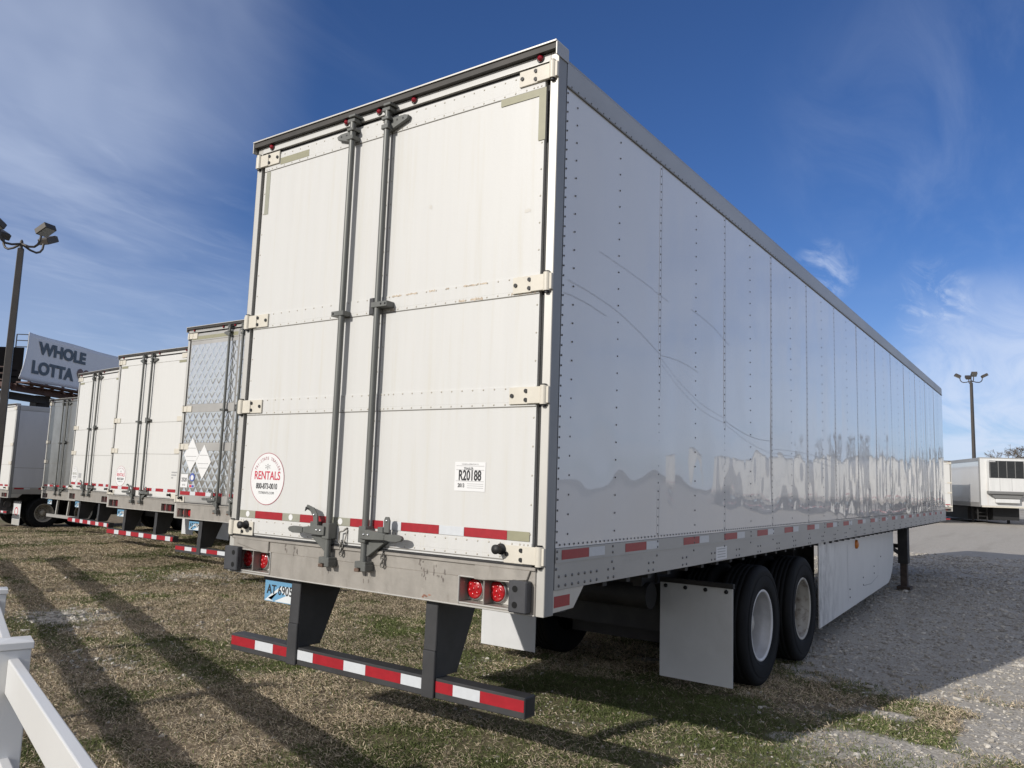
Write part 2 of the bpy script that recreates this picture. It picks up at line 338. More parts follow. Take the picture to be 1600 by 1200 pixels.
# ------------------------------------------------------------------ ground
rng = np.random.default_rng(7)
GX = [-90, -26, -21.4, -18, -15, -11, -7, -1.3, 2000]; GZ = [-1.1, -.44, -.37, -.22, -.14, -.12, -.09, 0, 0]
_perm = rng.random((256, 256))
def vnoise(x, y):
    xi = np.floor(x).astype(int); yi = np.floor(y).astype(int); fx = x-xi; fy = y-yi
    fx = fx*fx*(3-2*fx); fy = fy*fy*(3-2*fy)
    g = lambda a, b: _perm[a % 256, b % 256]
    return (g(xi, yi)*(1-fx)+g(xi+1, yi)*fx)*(1-fy)+(g(xi, yi+1)*(1-fx)+g(xi+1, yi+1)*fx)*fy
def fbm(x, y, o=4):
    r = 0; a = 0.5
    for k in range(o): r = r+a*vnoise(x*2**k+17.3*k, y*2**k+5.1*k); a *= 0.5
    return r/(1-0.5**o)
def sstep(x, a, b):
    t = np.clip((x-a)/(b-a), 0, 1); return t*t*(3-2*t)
def ground_z(x, y):
    x = np.asarray(x, float); y = np.asarray(y, float)
    near = 1-sstep(np.hypot(x-1, y-3), 25, 60)
    return np.interp(x, GX, GZ)+near*((fbm(x*.7, y*.7)-.5)*.05+(fbm(x*3.1+9, y*3.1)-.5)*.022)-0.01
def gravel_mask(x, y):                # 1 on the gravel lot, 0 in the grass
    n = fbm(x*.55+3, y*.55+8); n2 = fbm(x*2.3, y*2.3+40)
    edge = 3.4+1.1*sstep(x, 3.2, 0.5)+np.maximum(0, 0.6-x)*1.1
    g = sstep(y-edge+(n-.5)*4.2+(n2-.5)*3.8+(fbm(x*6, y*6+7, 3)-.5)*1.6, -1.0, 1.4)
    patch = sstep(fbm(x*.6+51, y*.6+12)+(n2-.5)*.35, .66, .74)*.8
    rocks = np.exp(-(((x+6.2)/1.3)**2+((y-1.25)/.5)**2))+.8*np.exp(-(((x+3.6)/.9)**2+((y-.55)/.3)**2))+.7*np.exp(-(((x+8.5)/1.6)**2+((y-4.6)/.6)**2))
    low = 0.75*np.exp(-(((x-2.6)/1.0)**2+((y-3.0)/.8)**2))*sstep(n2, .35, .6)
    return np.clip(g+patch*.45+rocks*.55+low, 0, 1)
def rock_mask(x, y):
    n2 = fbm(x*2.3, y*2.3+40)
    return np.clip((np.exp(-(((x+6.2)/1.3)**2+((y-1.25)/.5)**2))+.8*np.exp(-(((x+3.6)/.9)**2+((y-.55)/.3)**2))+.7*np.exp(-(((x+8.5)/1.6)**2+((y-4.6)/.6)**2))
        +.6*np.exp(-(((x-2.3)/.8)**2+((y-4.0)/.8)**2))+.5*np.exp(-(((x-2.4)/1.1)**2+((y-2.2)/.8)**2)))*sstep(n2, .3, .6), 0, 1)
def green_mask(x, y):
    n = fbm(x*.8+70, y*.8+30); n2 = fbm(x*3+11, y*3)
    g = sstep(n*.65+n2*.35, .46, .62)
    green_spots = np.exp(-(((x-0.6)/1.6)**2+((y-2.0)/1.0)**2))+.6*np.exp(-(((x+2.3)/1.6)**2+((y-3)/1.2)**2))+.8*np.exp(-(((x-1.4)/.7)**2+((y-.9)/.5)**2))  # spots where the grass itself is greener
    return np.clip(g*.8+green_spots*.75, 0, 1)
def axis(lo, hi, dlo, dhi, step):
    a = list(np.arange(dlo, dhi, step)); s = step; p = dhi
    while p < hi: a.append(p); s *= 1.22; p += s
    a.append(hi); s = step; p = dlo; b = []
    while p > lo: s *= 1.22; p -= s; b.append(max(p, lo))
    return np.array(b[::-1]+a)
gx = axis(-2500, 2500, -13, 7, .11); gy = axis(-500, 4000, -3.2, 12, .11)
XX, YY = np.meshgrid(gx, gy, indexing='ij'); ZZ = ground_z(XX, YY)
nx, ny = XX.shape
me = bpy.data.meshes.new('ground'); idx = np.arange(nx*ny).reshape(nx, ny)
me.from_pydata(np.stack([XX, YY, ZZ], -1).reshape(-1, 3).tolist(), [], np.stack([idx[:-1, :-1], idx[1:, :-1], idx[1:, 1:], idx[:-1, 1:]], -1).reshape(-1, 4).tolist())
gm = gravel_mask(XX, YY).ravel(); gr = green_mask(XX, YY).ravel()
at = me.attributes.new('cover', 'FLOAT_COLOR', 'POINT')
far = sstep(np.hypot(XX, YY).ravel(), 140, 260)
at.data.foreach_set('color', np.stack([gm, gr, far, np.ones_like(gm)], -1).ravel().astype(np.float32))
me.polygons.foreach_set('use_smooth', [True]*len(me.polygons))
def ground_material():
    m = bpy.data.materials.new('grass_and_gravel'); m.use_nodes = True; t = m.node_tree; b = t.nodes['Principled BSDF']
    b.inputs['Roughness'].default_value = 0.95; b.inputs['Specular IOR Level'].default_value = 0.15
    tc = N(t, 'ShaderNodeTexCoord'); a = N(t, 'ShaderNodeAttribute', attribute_name='cover')
    s = N(t, 'ShaderNodeSeparateColor'); LK(t, a.outputs['Color'], s.inputs[0])
    def nz(sc, det=6, rg=.65, typ='ShaderNodeTexNoise'):
        n = N(t, typ); LK(t, tc.outputs['Object'], n.inputs['Vector']); n.inputs['Scale'].default_value = sc
        if typ == 'ShaderNodeTexNoise': setin(n, Detail=det, Roughness=rg)
        return n
    def mixc(fac, c0, c1):
        n = N(t, 'ShaderNodeMix', data_type='RGBA')
        if isinstance(fac, bpy.types.NodeSocket): LK(t, fac, n.inputs[0])
        else: n.inputs[0].default_value = fac
        for i, c in ((6, c0), (7, c1)):
            if isinstance(c, bpy.types.NodeSocket): LK(t, c, n.inputs[i])
            else: n.inputs[i].default_value = (*c, 1)
        return n.outputs[2]
    f1 = nz(9).outputs['Fac']; f2 = nz(60, 4).outputs['Fac']; f3 = nz(1.3, 5).outputs['Fac']
    soil = mixc(ramp(t, f1, .35, .65), (0.15, 0.118, 0.08), (0.26, 0.21, 0.145))
    soil = mixc(mul_(t, ramp(t, f2, .5, .75), .5), soil, (0.34, 0.285, 0.205))
    green = mixc(ramp(t, f2, .3, .7), (0.075, 0.082, 0.034), (0.15, 0.155, 0.07))
    base = mixc(mul_(t, s.outputs[1], ramp(t, f1, .3, .6)), soil, green)
    vo = nz(42, typ='ShaderNodeTexVoronoi'); vo2 = nz(85, typ='ShaderNodeTexVoronoi')
    gcol = mixc(ramp(t, vo.outputs['Distance'], .05, .6), (0.55, 0.515, 0.455), (0.29, 0.265, 0.225))
    sv = N(t, 'ShaderNodeSeparateColor'); LK(t, vo.outputs['Color'], sv.inputs[0])
    gcol = mixc(mul_(t, sv.outputs[0], .5), gcol, (0.64, 0.61, 0.56))
    mpt = N(t, 'ShaderNodeMapping'); LK(t, tc.outputs['Object'], mpt.inputs[0]); mpt.inputs['Scale'].default_value = (1.5, .11, 1); mpt.inputs['Rotation'].default_value = (0, 0, .12)
    trk = N(t, 'ShaderNodeTexNoise'); LK(t, mpt.outputs[0], trk.inputs['Vector']); setin(trk, Scale=1.0, Detail=4.0)
    gcol = mixc(mul_(t, ramp(t, trk.outputs['Fac'], .50, .68), .35), gcol, (0.26, 0.235, 0.20))
    f5 = nz(4.5, 5, .7).outputs['Fac']; gcol = mixc(mul_(t, ramp(t, f5, .50, .66), .40), gcol, (0.30, 0.275, 0.24))
    gcol = mixc(mul_(t, ramp(t, f3, .42, .68), .45), gcol, (0.40, 0.365, 0.31))
    gfac = ramp(t, fadd_(t, s.outputs[0], fmath(t, 'MULTIPLY', fmath(t, 'SUBTRACT', f1, .5), .9)), .35, .65)
    c = mixc(gfac, base, gcol); c = mixc(s.outputs[2], c, (0.12, 0.105, 0.075))
    LK(t, c, b.inputs['Base Color'])
    h = fadd_(t, fmath(t, 'MULTIPLY', f2, .6), fmath(t, 'MULTIPLY', vo.outputs['Distance'], -.7))
    bn = N(t, 'ShaderNodeBump'); bn.inputs['Strength'].default_value = .6; bn.inputs['Distance'].default_value = .008
    LK(t, h, bn.inputs['Height']); LK(t, bn.outputs[0], b.inputs['Normal'])
    return m
def mul_(t, a, b): return fmath(t, 'MULTIPLY', a, b)
def fadd_(t, a, b): return fmath(t, 'ADD', a, b)
me.materials.append(ground_material())
go = bpy.data.objects.new('ground', me); COL.objects.link(go); tag(go, kind='structure')

def big_mesh(name, V, F, C, mat, smooth=False):
    me = bpy.data.meshes.new(name); n = F.shape[1]
    me.vertices.add(len(V)); me.vertices.foreach_set('co', V.astype(np.float32).ravel())
    me.loops.add(F.size); me.loops.foreach_set('vertex_index', F.astype(np.int32).ravel())
    me.polygons.add(len(F)); me.polygons.foreach_set('loop_start', np.arange(0, F.size, n, dtype=np.int32))
    me.update(calc_edges=True)
    a = me.attributes.new('tint', 'FLOAT_COLOR', 'POINT'); a.data.foreach_set('color', np.concatenate([C, np.ones((len(C), 1))], 1).astype(np.float32).ravel())
    me.materials.append(mat); me.polygons.foreach_set('use_smooth', [smooth]*len(F))
    o = bpy.data.objects.new(name, me); COL.objects.link(o); return o
def spread(n, power, rmax, sector=None):
    """points round the spot the camera stands at, denser near it"""
    r = rmax*rng.random(n)**power; a = rng.random(n)*2*PI
    x = CAM.x+r*np.cos(a); y = CAM.y+r*np.sin(a)
    return x, y, r
def grass():
    n = 2800000; r = 1.5+30*rng.random(n)**1.05; ang = rng.uniform(-1.40, .30, n); x, y = CAM.x+r*np.sin(ang), CAM.y+r*np.cos(ang)
    g = gravel_mask(x, y); k = rng.random(len(x)) > g*1.05-.02
    tuft = fbm(x*4.5, y*4.5, 3); k &= rng.random(len(x)) < .25+1.3*sstep(tuft, .3, .62)
    x, y, r = x[k], y[k], r[k]; n = len(x)
    gn = rng.random(n) < green_mask(x, y)*.80+.14
    L = np.where(gn, rng.uniform(.014, .036, n), rng.uniform(.014, .042, n))*(1+.04*r)
    el = np.where(gn, rng.uniform(.5, 1.3, n), np.abs(rng.normal(.28, .40, n))); az = rng.random(n)*2*PI
    wd = np.where(gn, .0010, .0009)*(1+.19*r)
    d = np.stack([np.cos(az)*np.cos(el), np.sin(az)*np.cos(el), np.sin(el)], -1)
    s = np.stack([-np.sin(az), np.cos(az), rng.uniform(-.5, .5, n)], -1)*wd[:, None]
    p = np.stack([x, y, ground_z(x, y)+.002+np.where(gn, 0, rng.uniform(0, .018, n))], -1)
    mid = p+d*L[:, None]*.55; tip = p+d*L[:, None]*np.array([1, 1, .72])
    V = np.stack([p-s, p+s, mid+s*.8, tip, mid-s*.8], 1).reshape(-1, 3)
    F = np.arange(n*5).reshape(n, 5)
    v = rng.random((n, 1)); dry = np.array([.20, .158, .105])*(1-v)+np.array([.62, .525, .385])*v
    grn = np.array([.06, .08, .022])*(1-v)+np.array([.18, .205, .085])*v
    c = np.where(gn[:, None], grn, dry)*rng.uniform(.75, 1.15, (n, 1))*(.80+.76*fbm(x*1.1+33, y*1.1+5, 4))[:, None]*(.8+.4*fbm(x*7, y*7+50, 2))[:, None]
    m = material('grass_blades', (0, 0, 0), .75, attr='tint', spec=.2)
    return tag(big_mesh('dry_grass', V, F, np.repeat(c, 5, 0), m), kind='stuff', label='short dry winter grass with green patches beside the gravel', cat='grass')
def stones():
    O = np.array([(1, 0, 0), (-1, 0, 0), (0, 1, 0), (0, -1, 0), (0, 0, 1), (0, 0, -1)], float)
    OF = np.array([(0, 2, 4), (2, 1, 4), (1, 3, 4), (3, 0, 4), (2, 0, 5), (1, 2, 5), (3, 1, 5), (0, 3, 5)])
    e = {}; vs = list(O); fs = []
    def midp(a, b):
        k = (min(a, b), max(a, b))
        if k not in e: q = vs[a]+vs[b]; vs.append(q/np.linalg.norm(q)); e[k] = len(vs)-1
        return e[k]
    for a, b, c in OF:
        ab, bc, ca = midp(a, b), midp(b, c), midp(c, a); fs += [(a, ab, ca), (b, bc, ab), (c, ca, bc), (ab, bc, ca)]
    B = np.array(vs); BF = np.array(fs)
    x1, y1, r1 = spread(620000, .62, 26)
    ang = np.arctan2(x1-CAM.x, y1-CAM.y); g = gravel_mask(x1, y1)
    k = (ang > -1.45) & (ang < .35) & (r1 > 2) & (rng.random(len(x1)) < np.maximum(g*.75, rock_mask(x1, y1))+.085) & ((y1 < 15) | (x1 > -2))
    x, y, r = x1[k], y1[k], r1[k]; n = len(x)
    sz = np.exp(rng.normal(math.log(.0072), .38, n))*(1+.045*r)*(1+.8*rock_mask(x, y)*rng.random(n)*(x < 0)); big = rng.random(n) < .04; sz[big] *= 1.5
    J = B[None]*(1+rng.normal(0, .22, (n, len(B), 1))); sc = np.stack([rng.uniform(.8, 1.5, n), rng.uniform(.7, 1.1, n), rng.uniform(.45, .75, n)], -1)
    J = J*sc[:, None]*sz[:, None, None]; a = rng.random(n)*2*PI; ca, sa = np.cos(a)[:, None], np.sin(a)[:, None]
    P = np.stack([J[..., 0]*ca-J[..., 1]*sa, J[..., 0]*sa+J[..., 1]*ca, J[..., 2]], -1)
    P += np.stack([x, y, ground_z(x, y)+sz*.2], -1)[:, None]
    F = (BF[None]+(np.arange(n)*len(B))[:, None, None]).reshape(-1, 3)
    v = rng.random((n, 1))**1.6; c = np.array([.25, .23, .20])*(1-v)+np.array([.58, .545, .485])*v
    m = material('limestone_chips', (0, 0, 0), .85, var=.12, vs=60, attr='tint', spec=.25)
    return tag(big_mesh('gravel_stones', P.reshape(-1, 3), F, np.repeat(c, len(B), 0), m), kind='stuff', label='loose pale limestone gravel over the lot', cat='gravel')
grass(); stones()

# ------------------------------------------------------------------ wheels
def make_wheel(parent, x, y, side, outer, dirty=False):
    """side +1/-1: the way the face looks"""
    rim = 'rim_dirty' if dirty else 'rim'; ax = (side, 0, 0); c = (x, y, .512)
    hub = MB()
    if outer: hub.lathe([(-.115, .260), (-.135, .22), (-.130, .17), (-.125, .10)], c, ax, rim, 40)
    hub.lathe([(-.14, .108), (.0, .098), (.022, .084), (.035, .05), (.038, .0)] if outer else [(-.1, .14), (.1, .14)], c, ax, 'rust' if not outer else 'rim_dirty', 24)
    if outer:
        for k in range(10):
            a = 2*PI*k/10; p = Vector(c)+Vector((-.128*side, .1425*math.cos(a), .1425*math.sin(a)))
            hub.tube([p, p+Vector((.03*side, 0, 0))], .014, 'rust', 6)
        for k in range(5):
            a = 2*PI*(k+.5)/5; p = Vector(c)+Vector((-.1335*side, .215*math.cos(a), .215*math.sin(a))); hub.disc(p, ax, .024, 'rust', 14)
    h = hub.build('wheel', parent)
    h['label'] = 'wheel with dirty rim' if dirty else 'wheel with clean white rim'
    t = MB(); P = [(-.10, .293), (-.122, .305), (-.136, .36), (-.140, .41), (-.134, .455), (-.136, .462), (-.126, .486), (-.112, .503), (-.095, .509)]
    g = []
    for q in (-.062, -.022, .022, .062): g += [(q-.004, .511), (q-.0035, .503), (q+.0035, .503), (q+.004, .511)]
    prof = P+g+[(-a, b) for a, b in P[::-1]]
    t.lathe(prof, c, ax, 'tyre', 56)
    for rr, ww in ((.335, .0025), (.43, .002)): t.lathe([(.1385 if rr > .4 else .129, rr-.004), (.1425 if rr > .4 else .1335, rr), (.1395 if rr > .4 else .1315, rr+.004)], c, ax, 'tyre', 56)
    t.build('tyre', h)
    if outer:
        r = MB(); r.lathe([(.098, .293), (.110, .305), (.119, .306), (.122, .300), (.121, .286), (.116, .282), (.108, .281)], c, ax, rim, 56); r.lathe([(.108, .281), (.062, .272), (.050, .262), (.020, .255), (-.06, .255), (-.085, .262), (-.117, .262)], c, ax, 'rim_in' if not dirty else 'rim_in_d', 56)
        r.tube([Vector(c)+Vector((.0*side, -.235, .01)), Vector(c)+Vector((.07*side, -.245, .012))], .007, 'bolt', 6)
        r.build('rim', h)

# ------------------------------------------------------------------ trailers
W = 1.295; ZT = 4.05
def tape_run(mb, segs, y, z0, z1):
    for x0, x1, m in segs: mb.add([(x0, y, z0), (x1, y, z0), (x1, y, z1), (x0, y, z1)], [(0, 1, 2, 3)], m)
def rental_decal(parent, x, z, r, y=-.0025, faint=False):
    d = MB(); ir, ik = ('tape_g', 'ink_g') if faint else ('ink_r', 'ink')
    d.disc((x, y, z), NY, r, 'ink_g' if faint else 'ink_rd', 48, r*.972); d.disc((x, y, z), NY, r*.972, 'paper', 48)
    d.text('RENTALS', r*.45, (x, y-.0012, z+.02*r/.18), X, Z, ir, r*.006, .84)
    for px, pw in ((-.72, .1),): pass
    d.text('800-873-0010', r*.30, (x, y-.0012, z-.29*r), X, Z, ik, r*.006, .74)
    d.text('TSTRENTS.COM', r*.13, (x, y-.0012, z-.54*r), X, Z, ik, 0, 1.0)
    d.text('*', r*.5, (x, y-.0012, z+.36*r), X, Z, 'ink_g', 0, 1.6)
    s = 'TRI-STATE TRAILER'
    for i, ch in enumerate(s):
        a = math.radians(62-124*i/(len(s)-1)); c = Vector((x-r*.78*math.sin(a), y-.0012, z+r*.78*math.cos(a)))
        if ch != ' ': d.text(ch, r*.17, c, (math.cos(a), 0, math.sin(a)), (-math.sin(a), 0, math.cos(a)), 'ink_rd' if not faint else ir, 0, .9)
    return d.build('decal', parent)

def rod_set(door, x, side, hi, y=-.047, top=4.028, bot=1.150):
    """one vertical lock rod with its guides and cams; side = the way its handle points"""
    r = MB(); r.tube([(x, y, bot), (x, y, top)], .0205, 'rod', 14 if hi else 8)
    r.box(x-.034, x+.034, y-.02, -.003, 3.995, 4.02, 'rod'); r.box(x-.012, x+.05, y-.034, -.008, 4.022, 4.04, 'rod')
    r.box(x-.045, x+.045, y-.03, -.012, 1.152, 1.19, 'rod'); r.box(x+.012, x+.052, y-.036, -.013, 1.135, 1.172, 'rod')
    r.box(x-.05, x-.01, y-.028, -.013, 1.128, 1.148, 'rust')
    # top guide: a tapering plate
    r.prism([(0, -.05), (.03*side, -.052), (.155*side, -.012), (.165*side, .012), (.13*side, .024), (0, .026)], (x, -.004, 3.93), X, Z, NY, .03, 'rod')
    r.box(x-.03, x+.03, y-.026, -.003, 3.875, 3.905, 'rod'); r.box(x-.03, x+.03, y-.026, -.003, 3.935, 3.955, 'rod')
    if hi:
        for k in (.07, .12): r.disc((x+k*side, -.0352, 3.932), NY, .007, 'bolt', 10)
    # middle guide
    if side > 0:
        r.box(x-.036, x+.100, y-.024, -.003, 2.722, 2.757, 'rod'); r.box(x-.070, x-.032, -.05, -.003, 2.685, 2.79, 'guard')
        for k in (.05, .085): r.dome((x+k, y-.024, 2.74), NY, .008, .006, 'bolt')
    else:
        r.box(x-.075, x+.036, y-.024, -.003, 2.70, 2.732, 'rod'); r.dome((x-.055, y-.024, 2.716), NY, .009, .006, 'bolt')
    # lower bracket: a gusset plate that carries the handle
    r.prism([(0, -.10), (.03*side, -.095), (.155*side, -.012), (.16*side, .0), (0, .008)], (x, -.005, 1.315), X, Z, NY, .042, 'rod')
    r.box(x-.03, x+.03, y-.028, -.003, 1.300, 1.395, 'rod')
    o = r.build('lock_rod', door, .003 if hi else 0)
    h = MB()
    h.prism([(.0, -.022), (.0, .03), (.06*side, .034), (.20*side, .018), (.20*side, -.018), (.05*side, -.024)], (x, -.062, 1.345), X, Z, NY, .026, 'rod')
    pts = [(.19, -.016), (.23, -.023), (.29, -.024), (.325, -.014), (.335, 0), (.325, .012), (.29, .019), (.23, .018), (.19, .014)]
    h.prism([(a*side, b) for a, b in pts], (x, -.066, 1.345), X, Z, NY, .022, 'rod')
    h.box(x+.135*side-.022, x+.135*side+.022, -.062, -.003, 1.362, 1.398, 'rod')
    # keeper that drops over the handle
    kz = [(-.022, 0), (.022, 0), (.024, .07), (.014, .092), (-.014, .092), (-.024, .07)]
    if side > 0: h.prism(kz, (x+.185, -.05, 1.368), X, Z, NY, .012, 'rod'); h.dome((x+.185, -.0625, 1.437), NY, .010, .007, 'ring')
    else:
        h.prism([(-.02, 0), (.022, 0), (.016, .07), (-.02, .112), (-.085, .130), (-.095, .108), (-.05, .09), (-.022, .055)], (x-.11, -.05, 1.37), X, Z, NY, .014, 'rod')
        h.dome((x-.125, -.0645, 1.44), NY, .010, .007, 'ring'); h.prism([(-.05, .105), (-.092, .118), (-.098, .086), (-.075, .10)], (x-.11, -.0655, 1.37), X, Z, NY, .004, 'bolt')
    for k in (.03, .065): h.dome((x+k*side, -.089, 1.35), NY, .009, .006, 'ring')
    h.build('latch_handle', door, .003 if hi else 0)
    if hi:
        c = MB(); cx = x+(.10 if side < 0 else .135); cz = 1.262 if side > 0 else 1.30
        if side < 0:
            c.tube([(cx+.02, -.006, 1.372), (cx+.012, -.03, 1.355), (cx-.022, -.03, 1.345), (cx-.024, -.03, 1.285), (cx-.008, -.03, 1.275)], .0058, 'chain', 6)
            c.tube([(cx+.024, -.008, 1.36), (cx+.016, -.024, 1.28)], .0042, 'chain', 6)
        for j in range(4):
            zc = cz-.018-.021*j; ang = 0.4 if j % 2 else 2.0; rx = .011; q = []
            for k in range(11):
                a = 2*PI*k/10; q.append((cx+rx*math.cos(a)*math.cos(ang), -.03+rx*math.cos(a)*math.sin(ang)*.6, zc+.016*math.sin(a)))
            c.tube(q, .0048, 'chain', 5, False)
        c.build('chain', door)

def hinge(door, side, z, mat='hinge', hi=True):
    h = MB(); s = side
    h.box(1.045*s, 1.245*s, -.014, -.004, z-.046, z+.046, mat); h.box(1.165*s, 1.25*s, -.019, -.0142, z-.044, z+.044, mat)
    h.tube([(1.268*s, -.014, z-.05), (1.268*s, -.014, z+.05)], .021, mat, 14)
    h.box(1.268*s, 1.30*s, -.022, -.001, z-.044, z+.044, mat)
    h.tube([(1.268*s, -.014, z-.062), (1.268*s, -.014, z-.05)], .014, 'bolt', 8); h.tube([(1.268*s, -.014, z+.05), (1.268*s, -.014, z+.058)], .014, 'bolt', 8)
    if hi:
        for bx, bz, by in ((1.065, 0, -.0142), (1.155, .024, -.0142), (1.155, -.024, -.0142)):
            h.tube([(bx*s, by+.001, z+bz), (bx*s, by-.006, z+bz)], .0115, 'bolt', 10)
    return h.build('hinge', door, .002 if hi else 0)

def make_trailer(name, loc, yaw, o):
    hi = o.get('hi', False); dmat = o.get('door', 'door_cool'); skin = o.get('skin', 'skin'); T = empty(name, loc, yaw)
    L = o.get('L', 16.35); rx = o.get('rods', (-.262, .052)); hmat = o.get('hinge', 'hinge')
    # body shell
    b = MB(); b.box(-1.288, 1.288, .30, L-.012, 1.36, 4.035, skin); b.build('cargo_body', T)
    rf = MB(); rf.box(-1.27, 1.27, .085, L-.02, 4.037, 4.052, 'alu'); rf.build('roof', T)
    fl = MB(); fl.box(-1.27, 1.27, .12, L-.02, 1.20, 1.345, 'deck')
    for k in range(int((L-.6)/.305)):
        yy = .4+.305*k; fl.box(-1.25, 1.25, yy, yy+.05, 1.10, 1.199, 'under')
    fl.build('floor', T)
    nw = MB(); nw.box(-1.285, 1.285, L-.011, L+.02, 1.14, 4.045, skin); nw.build('front_wall', T)
    # side panels with the soft oil-canning that bends their reflections
    seams = [1.372+1.2335*k for k in range(12)]
    for s in (1, -1):
        p = MB(); detailed = hi and s > 0
        y0, y1, z0, z1 = .088, L-.004, 1.352, 3.895
        if detailed:
            ys = np.arange(y0, y1, .03); ys = np.append(ys, y1); zs = np.linspace(z0, z1, 52)
            Yg, Zg = np.meshgrid(ys, zs, indexing='ij')
            half = .6168; ph = (Yg-1.372)/half; k = np.floor(ph).astype(int)
            amp = (_perm[(k*7) % 256, 3]-.35)*.0042
            env = np.sin(np.clip((Zg-z0)/(z1-z0), 0, 1)*PI)**.35
            dx = amp*np.abs(np.sin(ph*PI))**1.6*env
            low = np.exp(-((Zg-1.9)/.42)**2)
            dx += (fbm(Yg*1.6, Zg*1.0+3, 3)-.5)*.0130*env*(.35+.65*low)+(fbm(Yg*2.3+20, Zg*2.1, 2)-.5)*.0105*low+(fbm(Yg*4.2+5, Zg*.8, 2)-.5)*.0042*env
            Xg = s*(W+dx); nn = len(zs); ii = np.arange(Yg.size).reshape(Yg.shape)
            f = np.stack([ii[:-1, :-1], ii[1:, :-1], ii[1:, 1:], ii[:-1, 1:]], -1).reshape(-1, 4)
            p.add(np.stack([Xg, Yg, Zg], -1).reshape(-1, 3).tolist(), f.tolist(), skin, True)
            p.box(1.289, 1.2905, y0, y1, z0, z1, skin)
            for ysm in seams: p.box(W-.002, W+.0022, ysm-.0016, ysm+.0016, z0, z1, 'ink_g'); p.box(W-.003, W+.0016, ysm-.03, ysm-.0016, z0, z1, skin)
            R = lambda yy, zz, r=.0064: p.dome((W+.0016, yy, zz), X, r, .0042, 'rivet')
            for zz in np.arange(z0+.03, z1-.02, .055):
                R(y0+.018, zz)
                for ysm in seams: R(ysm-.016, zz)
            mids = [.215]+[.752]+[m+.617 for m in seams if m+.617 < y1-.1]
            for q in mids:
                for zz in np.arange(z0+.07, z1-.03, .104): R(q, zz, .0062)
            for yy in np.arange(y0+.05, y1, .049): R(yy, z0+.016, .0064)
            # scratches left by branches
            def scr(pts, wd=.0026):
                for (a, c), (d, e) in zip(pts, pts[1:]):
                    dv = Vector((0, d-a, e-c)); nrm = Vector((0, -dv.z, dv.y)).normalized()*wd
                    p.add([(W+.0045, a-nrm.y, c-nrm.z), (W+.0045, d-nrm.y, e-nrm.z), (W+.0045, d+nrm.y, e+nrm.z), (W+.0045, a+nrm.y, c+nrm.z)], [(0, 1, 2, 3)], 'scratch')
            rr = random.Random(4)
            for (ya, za, yb, zb, sag) in ((.15, 2.80, 1.38, 2.56, .05), (1.38, 2.54, 2.6, 2.24, -.06), (1.39, 2.50, 2.62, 2.20, -.07), (1.38, 2.56, 2.05, 2.53, .02), (2.6, 2.22, 3.83, 2.13, -.04),
                                          (2.62, 2.19, 3.83, 2.02, -.03), (3.85, 2.06, 6.4, 2.02, .03), (3.85, 2.02, 6.3, 1.96, .02), (.5, 3.05, 1.5, 2.95, .01), (1.9, 2.98, 2.7, 2.84, .02),
                                          (.12, 2.72, .6, 2.68, .01)):
                n = 14; pts = []
                for k2 in range(n+1):
                    t = k2/n; pts.append((ya+(yb-ya)*t, za+(zb-za)*t+sag*math.sin(PI*t)+rr.uniform(-.0015, .0015)))
                scr(pts, .0007+.0005*rr.random())
        else:
            p.box(s*1.2885, s*W, y0, y1, z0, z1, skin)
            for ysm in seams: p.box(s*W, s*(W+.003), ysm-.006, ysm+.006, z0, z1, 'ink_g' if skin != 'skin_grey' else 'seam')
            if skin == 'skin_grey': p.box(s*W, s*(W+.003), y0, y1, 1.99, 2.0, 'seam')
        p.build('side_panel', T)
        tr = MB(); tr.prism([(0, 0), (.010, 0), (.010, .135), (.002, .160), (0, .160)], (s*1.2885, .089, 3.893), (s, 0, 0), Z, Y, L-.09, 'alu')
        tr.box(s*1.2885, s*1.3035, .0895, L-.001, 3.884, 3.8925, 'seam')
        if detailed:
            for yy in np.arange(.14, L, .075): tr.dome((s*1.2985, yy, 3.905), (s, 0, 0), .006, .004, 'rivet')
        tr.build('top_rail', T)
        br = MB(); br.box(s*1.272, s*1.300, .087, L, 1.138, 1.280, 'alu'); br.box(s*1.272, s*1.304, .0875, L-.001, 1.2805, 1.350, 'alu'); br.box(s*1.272, s*1.306, .0872, L-.0005, 1.276, 1.282, 'alu')
        if detailed:
            for k in range(230):
                yy = .13+.068*k
                if yy > L-.1: break
                if yy < .6 or (k % 8) in (0, 1):
                    for zz in (1.158, 1.205): br.dome((s*1.300, yy, zz), (s, 0, 0), .0095, .006, 'rivet')
            for k in range(26):
                yy = .10+.62*k
                for zz in (1.300, 1.335, 1.245): br.dome((s*(1.304 if zz > 1.28 else 1.300), yy, zz), (s, 0, 0), .0085, .006, 'rivet')
            br.box(1.3002, 1.3012, 2.40, 2.63, 1.148, 1.245, 'paper'); 
            for zz in (1.165, 1.185, 1.205, 1.225): br.box(1.3012, 1.3016, 2.43, 2.60, zz, zz+.006, 'ink_g')
        br.build('bottom_rail', T)
        if hi or o.get('side_tape'):
            k = 0; q0 = .146
            while q0 < L-.9:
                tp = MB(); a, bb, c = q0, q0+.29, q0+.475
                for u0, u1, m in ((a, bb, 'tape_r'), (bb+.002, c, 'tape_w')):
                    tp.add([(s*1.3052, u0, 1.291), (s*1.3052, u1, 1.291), (s*1.3052, u1, 1.341), (s*1.3052, u0, 1.341)], [(0, 1, 2, 3) if s > 0 else (3, 2, 1, 0)], m)
                q0 += .735 if k == 0 else (.885 if k == 1 else .80); k += 1
                tp.build('reflective_tape', T)
    # rear frame: posts, header, gutter, sill
    fr = MB()
